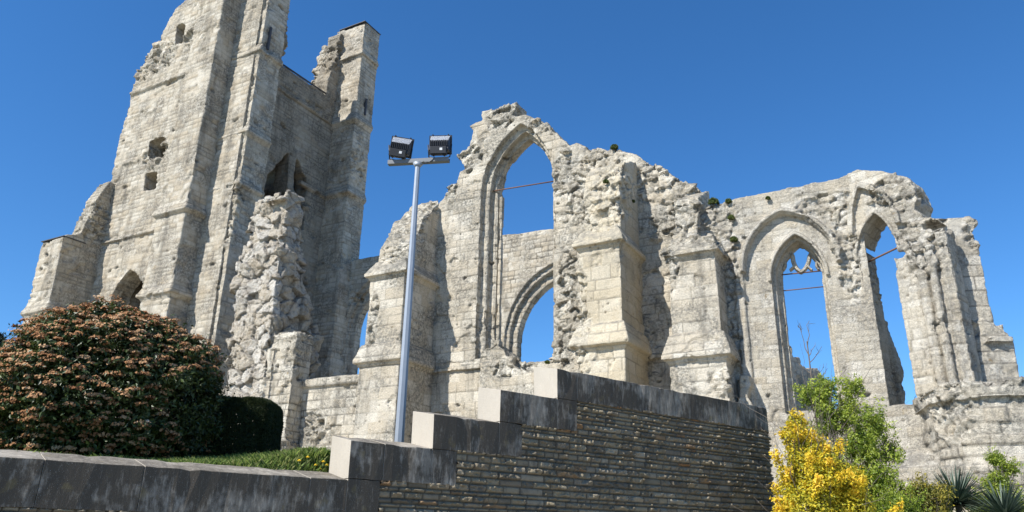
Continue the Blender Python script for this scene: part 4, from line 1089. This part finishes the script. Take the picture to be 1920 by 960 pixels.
# shrubs right of the wall
def shrub(name, label, cat, Z, px, lumps, n, L, Wd, mat, seed, stems=6, dens=.55, spr=.9, sprigs=40, tr=(0, 1), group=None, tdark=0.):
    """lumps: (px, py, radius m, dz) in the photo mapped to real depth; sprigs: leafy upright shoots"""
    rng = np.random.RandomState(seed)
    c0 = at(px, 900, Z); gz = lz(c0[0], Z)
    t = thing(name, label, cat, None, (c0[0], Z, gz), group); o = np.array([c0[0], Z, gz])
    bm = bmesh.new(); ps, ns, ts = [], [], []
    tot = sum(l[2]**2 for l in lumps)
    for (lx, ly, r, dz) in lumps:
        c = at(lx, ly, Z+dz)-o; q = int(n*r*r/tot)
        ns_ = max(6, int(sprigs*r/sum(l[2] for l in lumps)*2.6)); d = sph(rng, ns_, -.6)
        root = c+rng.normal(size=(len(d), 3))*r*.42+[0, 0, -.25*r]
        dv_ = rng.normal(size=(len(d), 3))*.42+d*.35+[0, 0, .85]; dv_ /= np.linalg.norm(dv_, axis=1)[:, None]
        tip = root+dv_*r*(.35+1.15*rng.rand(len(d))**1.8)[:, None]
        qq = max(1, int(q*dens/len(d)))
        tt = rng.rand(len(d), qq)**.7
        sp_ = (root[:, None, :]+(tip-root)[:, None, :]*tt[..., None]).reshape(-1, 3)+rng.normal(size=(len(d)*qq, 3))*L*.7
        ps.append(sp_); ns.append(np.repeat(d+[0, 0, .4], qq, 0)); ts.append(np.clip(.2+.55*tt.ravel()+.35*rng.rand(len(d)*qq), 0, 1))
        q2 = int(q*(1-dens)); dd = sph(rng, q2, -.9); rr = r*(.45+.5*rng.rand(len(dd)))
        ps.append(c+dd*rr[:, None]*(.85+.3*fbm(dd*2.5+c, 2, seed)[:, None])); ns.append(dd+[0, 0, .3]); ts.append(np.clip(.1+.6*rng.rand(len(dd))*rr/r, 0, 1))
        for j in range(stems): twigs(bm, (rng.normal()*.08, rng.normal()*.08, -.1), c+(tip[rng.randint(len(tip))]-c)*.6, .012, rng, 1, 2)
    ps, ns, ts = np.concatenate(ps), np.concatenate(ns), np.concatenate(ts)
    m = ps[:, 2] > -.05; ps, ns, ts = ps[m], ns[m], ts[m]
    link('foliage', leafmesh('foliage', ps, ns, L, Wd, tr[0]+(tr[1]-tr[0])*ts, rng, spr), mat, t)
    bmobj('stems', bm, BARK, t); return t
GOLD = leafmat('golden_leaf', [(.13, .17, .02), (.36, .35, .03), (.63, .50, .03), (.79, .60, .04), (.85, .57, .06)], .3, .5, .3)
LIME = leafmat('lime_leaf', [(.06, .10, .012), (.15, .22, .02), (.27, .34, .04), (.42, .47, .07)], .35, .45, .45)
OLIV = leafmat('olive_leaf', [(.05, .07, .015), (.12, .14, .025), (.24, .22, .04), (.42, .34, .05)], .3, .5)
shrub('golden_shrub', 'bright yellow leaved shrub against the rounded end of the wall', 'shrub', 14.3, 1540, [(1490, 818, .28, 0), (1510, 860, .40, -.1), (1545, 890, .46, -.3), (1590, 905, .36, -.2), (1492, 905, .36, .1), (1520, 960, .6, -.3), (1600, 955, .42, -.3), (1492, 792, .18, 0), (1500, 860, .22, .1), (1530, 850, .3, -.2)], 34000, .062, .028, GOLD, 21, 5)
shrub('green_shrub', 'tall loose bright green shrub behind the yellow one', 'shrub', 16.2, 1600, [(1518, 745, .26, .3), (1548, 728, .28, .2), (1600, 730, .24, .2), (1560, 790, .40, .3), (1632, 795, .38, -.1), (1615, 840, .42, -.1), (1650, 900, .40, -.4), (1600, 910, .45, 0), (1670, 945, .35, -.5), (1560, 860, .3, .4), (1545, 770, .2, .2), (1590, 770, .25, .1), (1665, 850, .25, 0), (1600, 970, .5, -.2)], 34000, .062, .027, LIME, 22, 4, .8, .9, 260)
shrub('small_shrub', 'small green shrub with yellow shoots before the curved wall', 'shrub', 17.0, 1876, [(1868, 862, .20, .1), (1892, 880, .20, 0), (1870, 905, .28, 0), (1885, 950, .4, 0), (1850, 960, .4, 0)], 9000, .062, .026, LIME, 23, 6, .7, .9, 60)
shrub('olive_shrub', 'low olive yellow shrub between the green shrub and the spiky plants', 'shrub', 15.6, 1748, [(1735, 925, .26, 0), (1765, 935, .24, 0), (1725, 960, .3, 0), (1760, 975, .36, 0), (1710, 930, .25, .2)], 9000, .055, .022, OLIV, 24, 6, .7, .9, 70)
shrub('low_green_shrub', 'low green leafy mound at the foot of the tall green shrub', 'shrub', 15.0, 1690, [(1685, 955, .30, 0), (1660, 975, .3, 0), (1705, 965, .3, 0)], 6000, .055, .024, LIME, 25, 4, .6, .9, 40, (0, .8))
# spiky yuccas
YUC = leafmat('yucca_leaf', [(.028, .05, .03), (.055, .085, .055), (.10, .135, .095), (.17, .20, .15)], .1, .5)
def yucca(label, px, py, Z, r, n, seed):
    rng = np.random.RandomState(seed); c = at(px, py, Z); gz = lz(c[0], Z)
    t = thing('yucca', label, 'plant', None, (c[0], Z, gz), 'spiky plants below the curved wall')
    h0 = c[2]-gz; bm = bmesh.new(); tint = []
    lay_ = bm.verts.layers.float.new('tint')
    for i in range(n):
        az = rng.uniform(0, 6.283); el = math.asin(rng.uniform(-.15, .98)); L = r*rng.uniform(.75, 1.1)
        d = np.array([math.cos(az)*math.cos(el), math.sin(az)*math.cos(el), math.sin(el)]); sd_2 = np.array([-math.sin(az), math.cos(az), 0]); tv = rng.rand()
        prev = None
        for k in range(5):
            q = k/4; p = np.array([0, 0, h0])+d*L*q+np.array([0, 0, -.16*L*q*q*math.cos(el)])
            wv = .027*(1-q)**.7*(.6+q*1.4 if q < .3 else 1)+.001
            cur = [bm.verts.new(p-sd_2*wv), bm.verts.new(p+np.cross(sd_2, d)*wv*.35), bm.verts.new(p+sd_2*wv)]
            for v in cur: v[lay_] = tv
            if prev: bm.faces.new((prev[0], prev[1], cur[1], cur[0])); bm.faces.new((prev[1], prev[2], cur[2], cur[1]))
            prev = cur
    bmobj('leaves', bm, YUC, t)
    bm = bmesh.new(); tube(bm, (0, 0, -.1), (0, 0, h0+.05), .07, .05, 8); bmobj('stem', bm, BARK, t)
yucca('dark spiky yucca left of the small shrub', 1795, 945, 16.2, .85, 340, 31)
yucca('larger grey green yucca in the right corner', 1885, 972, 15.2, .80, 360, 32)
# bare sapling
rng = np.random.RandomState(41)
c = at(1528, 760, 17.5); gz = lz(c[0], 17.5); tp = at(1513, 640, 17.5)
sp_t = thing('bare_sapling', 'thin bare sapling standing in front of the traceried window', 'sapling', None, (c[0], 17.5, gz))
bm = bmesh.new(); o = np.array([c[0], 17.5, gz]); tube(bm, (0, 0, 0), c-o, .03, .022, 6, False); tube(bm, c-o, tp-o, .022, .012, 6, False); bmobj('trunk', bm, BARK, sp_t)
bm = bmesh.new()
for a, b in (((1516, 665), (1500, 605)), ((1514, 650), (1520, 600)), ((1516, 668), (1528, 648)), ((1520, 700), (1500, 680)), ((1518, 680), (1532, 655)), ((1503, 622), (1495, 610)), ((1522, 715), (1540, 690)), ((1526, 750), (1552, 690)), ((1527, 756), (1475, 690)), ((1528, 758), (1590, 690))):
    twigs(bm, at(*a, 17.5)-o, at(*b, 17.5)-o+rng.normal(size=3)*[0, .15, 0], .011, rng, 1, 2)
bmobj('branches', bm, BARK, sp_t)
# conifers beyond
CON = leafmat('conifer_needle', [(.012, .022, .016), (.025, .042, .03), (.045, .065, .045)], .1, .6)
def conifer(label, px, py, Z, width, seed):
    rng = np.random.RandomState(seed); tp = at(px, py, Z); gz = lz(tp[0], Z); Hc = tp[2]-gz
    t = thing('conifer_tree', label, 'tree', None, (tp[0], Z, gz))
    bm = bmesh.new(); tube(bm, (0, 0, -.2), (0, 0, Hc*.97), .18, .03, 8); ps = []; ns = []
    for i in range(110):
        z = Hc*(.12+.88*rng.rand()); rr = width*(1-z/Hc)**.8*(.6+.5*rng.rand())+.12; az = rng.uniform(0, 6.283)
        e = np.array([math.cos(az)*rr, math.sin(az)*rr, z-.12*rr+.1]); tube(bm, (0, 0, z), e, .03, .008, 5, False)
        m = 70; q = rng.rand(m)**.6; ps.append(np.array([0, 0, z])+(e-[0, 0, z])*q[:, None]+rng.normal(size=(m, 3))*.11); ns.append(np.tile([0, 0, 1.], (m, 1)))
    ps, ns = np.concatenate(ps), np.concatenate(ns)
    link('crown', leafmesh('crown', ps, ns, .26, .07, rng.rand(len(ps)), rng, .7), CON, t); bmobj('trunk', bm, BARK, t)
conifer('dark conifer showing at the left edge behind the bush', -4, 628, 42., 2.6, 51)
conifer('bluish conifer glimpsed through the tall open window', 1731, 722, 48., 1.6, 52)

# weeds rooted on the walls
WEED = leafmat('weed_leaf', [(.03, .06, .012), (.07, .11, .02), (.14, .17, .035), (.22, .22, .07)], .3, .6)
def weed(px, py, fr, y, r, label, seed):
    rng = np.random.RandomState(seed); x, z = fr.on_y(px, py, y); b = fr.world((x, y, z))
    n = int(160+4000*r); d = sph(rng, n, -.3); p_ = d*r*(rng.rand(len(d))**.5)[:, None]*[1, .7, 1]
    me = leafmesh('wall_weed', p_, d+[0, 0, .5], .075, .03, rng.rand(len(d)), rng, .8)
    o = link('wall_weed', me, WEED, None, b); tag(o, label, 'weed', 'weeds rooted in the ruined walls')
weed(1152, 277, F0, cW-.1, .17, 'green tuft topmost on the wall beside the tall window', 61)
weed(1136, 341, F0, cF+.25, .11, 'small weed on the rough head of the middle buttress', 62)
weed(1187, 378, F0, cW-.6, .08, 'tiny dry weed on the shaded side of the middle buttress', 63)
weed(1338, 380, FA, -.05, .20, 'largest green tuft beside the right buttress top', 64)
weed(1366, 378, FA, -.05, .12, 'green tuft on the apse wall top, second from the left', 65)
weed(1371, 409, FA, -.12, .12, 'weed in the joints just left of the window hood', 66)
weed(1376, 450, FA, -.15, .14, 'lowest green weed in the rubble left of the window', 67)
weed(1440, 372, FA, -.1, .08, 'tiny tuft above the hood of the traceried window', 68)
weed(1026, 680, F0, cW-.45, .10, 'grassy tuft in the rubble on the tall window sill', 69)

# lawn grass and dandelions behind the low coping
GRS = leafmat('grass_blade', [(.06, .10, .015), (.11, .17, .028), (.19, .26, .045), (.34, .33, .12)], .35, .6)
rng = np.random.RandomState(71); n = 60000
s_ = SX[1]-3.6+4.6*rng.rand(n); d_ = .61+rng.rand(n)**1.3*4.5
gx = FR.o[0]+s_*FR.X[0]+d_*FR.Y[0]; gy = FR.o[1]+s_*FR.X[1]+d_*FR.Y[1]; gz_ = lawn_z(gx, gy)
hgt = .05+.09*rng.rand(n)*(.5+fbm(np.stack([gx, gy, 0*gx], 1)*1.5, 2, 72)); az = rng.uniform(0, 6.283, n); ln = rng.normal(size=(n, 2))*.45
bx, by = np.cos(az)*.006, np.sin(az)*.006
v = np.stack([np.stack([gx-bx, gy-by, gz_-.02], 1), np.stack([gx+bx, gy+by, gz_-.02], 1), np.stack([gx+bx*.6+ln[:, 0]*hgt*.5, gy+by*.6+ln[:, 1]*hgt*.5, gz_+hgt*.65], 1), np.stack([gx+ln[:, 0]*hgt*1.1, gy+ln[:, 1]*hgt*1.1, gz_+hgt], 1)], 1).reshape(-1, 3)
tag(link('lawn_grass', mesh_np('lawn_grass', v, np.arange(4*n).reshape(-1, 4), False, {'tint': np.repeat(rng.rand(n), 4)}), GRS), 'short spring grass on the bank behind the coping', 'grass', None, 'stuff')
DAN, n_, l_, b_ = nodes('dandelion_yellow'); b_.inputs['Base Color'].default_value = (.80, .55, .02, 1); b_.inputs['Roughness'].default_value = .8
STM, n_, l_, b_ = nodes('green_stem'); b_.inputs['Base Color'].default_value = (.10, .16, .03, 1)
def dandy():
    me_f = bpy.data.meshes.new('flower'); bm = bmesh.new()
    for k in range(3):
        for i in range(14):
            a = i*6.283/14+k*.2; r = .022-.006*k; z = .006*k
            p = [bm.verts.new((0, 0, z)), bm.verts.new((r*math.cos(a-.16), r*math.sin(a-.16), z+.006)), bm.verts.new((r*1.12*math.cos(a), r*1.12*math.sin(a), z+.004)), bm.verts.new((r*math.cos(a+.16), r*math.sin(a+.16), z+.006))]; bm.faces.new(p)
    bm.to_mesh(me_f); bm.free(); me_f.materials.append(DAN)
    bm = bmesh.new(); tube(bm, (0, 0, -.16), (0, 0, 0), .004, n=5); me_s = bpy.data.meshes.new('stem'); bm.to_mesh(me_s); bm.free(); me_s.materials.append(STM)
    return me_f, me_s
mf, msn = dandy()
for (px, py) in ((583, 853), (606, 868), (612, 878), (592, 872), (576, 866), (600, 880), (586, 861), (560, 872), (614, 862)):
    best = None
    for Zt in np.arange(9.2, 16, .1):
        p = at(px, py, Zt); e = p[2]-lz(p[0], Zt)-.13
        if best is None or abs(e) < best[0]: best = (abs(e), p)
    p = best[1]; p[2] = lz(p[0], p[1])+.13
    t = thing('dandelion', 'yellow dandelion in the grass by the lowest coping step', 'flower', None, p, 'dandelions in the grass')
    f_ = link('flower_head', mf, None, t); f_.rotation_euler = (.5, 0, 0); link('stem', msn, None, t)
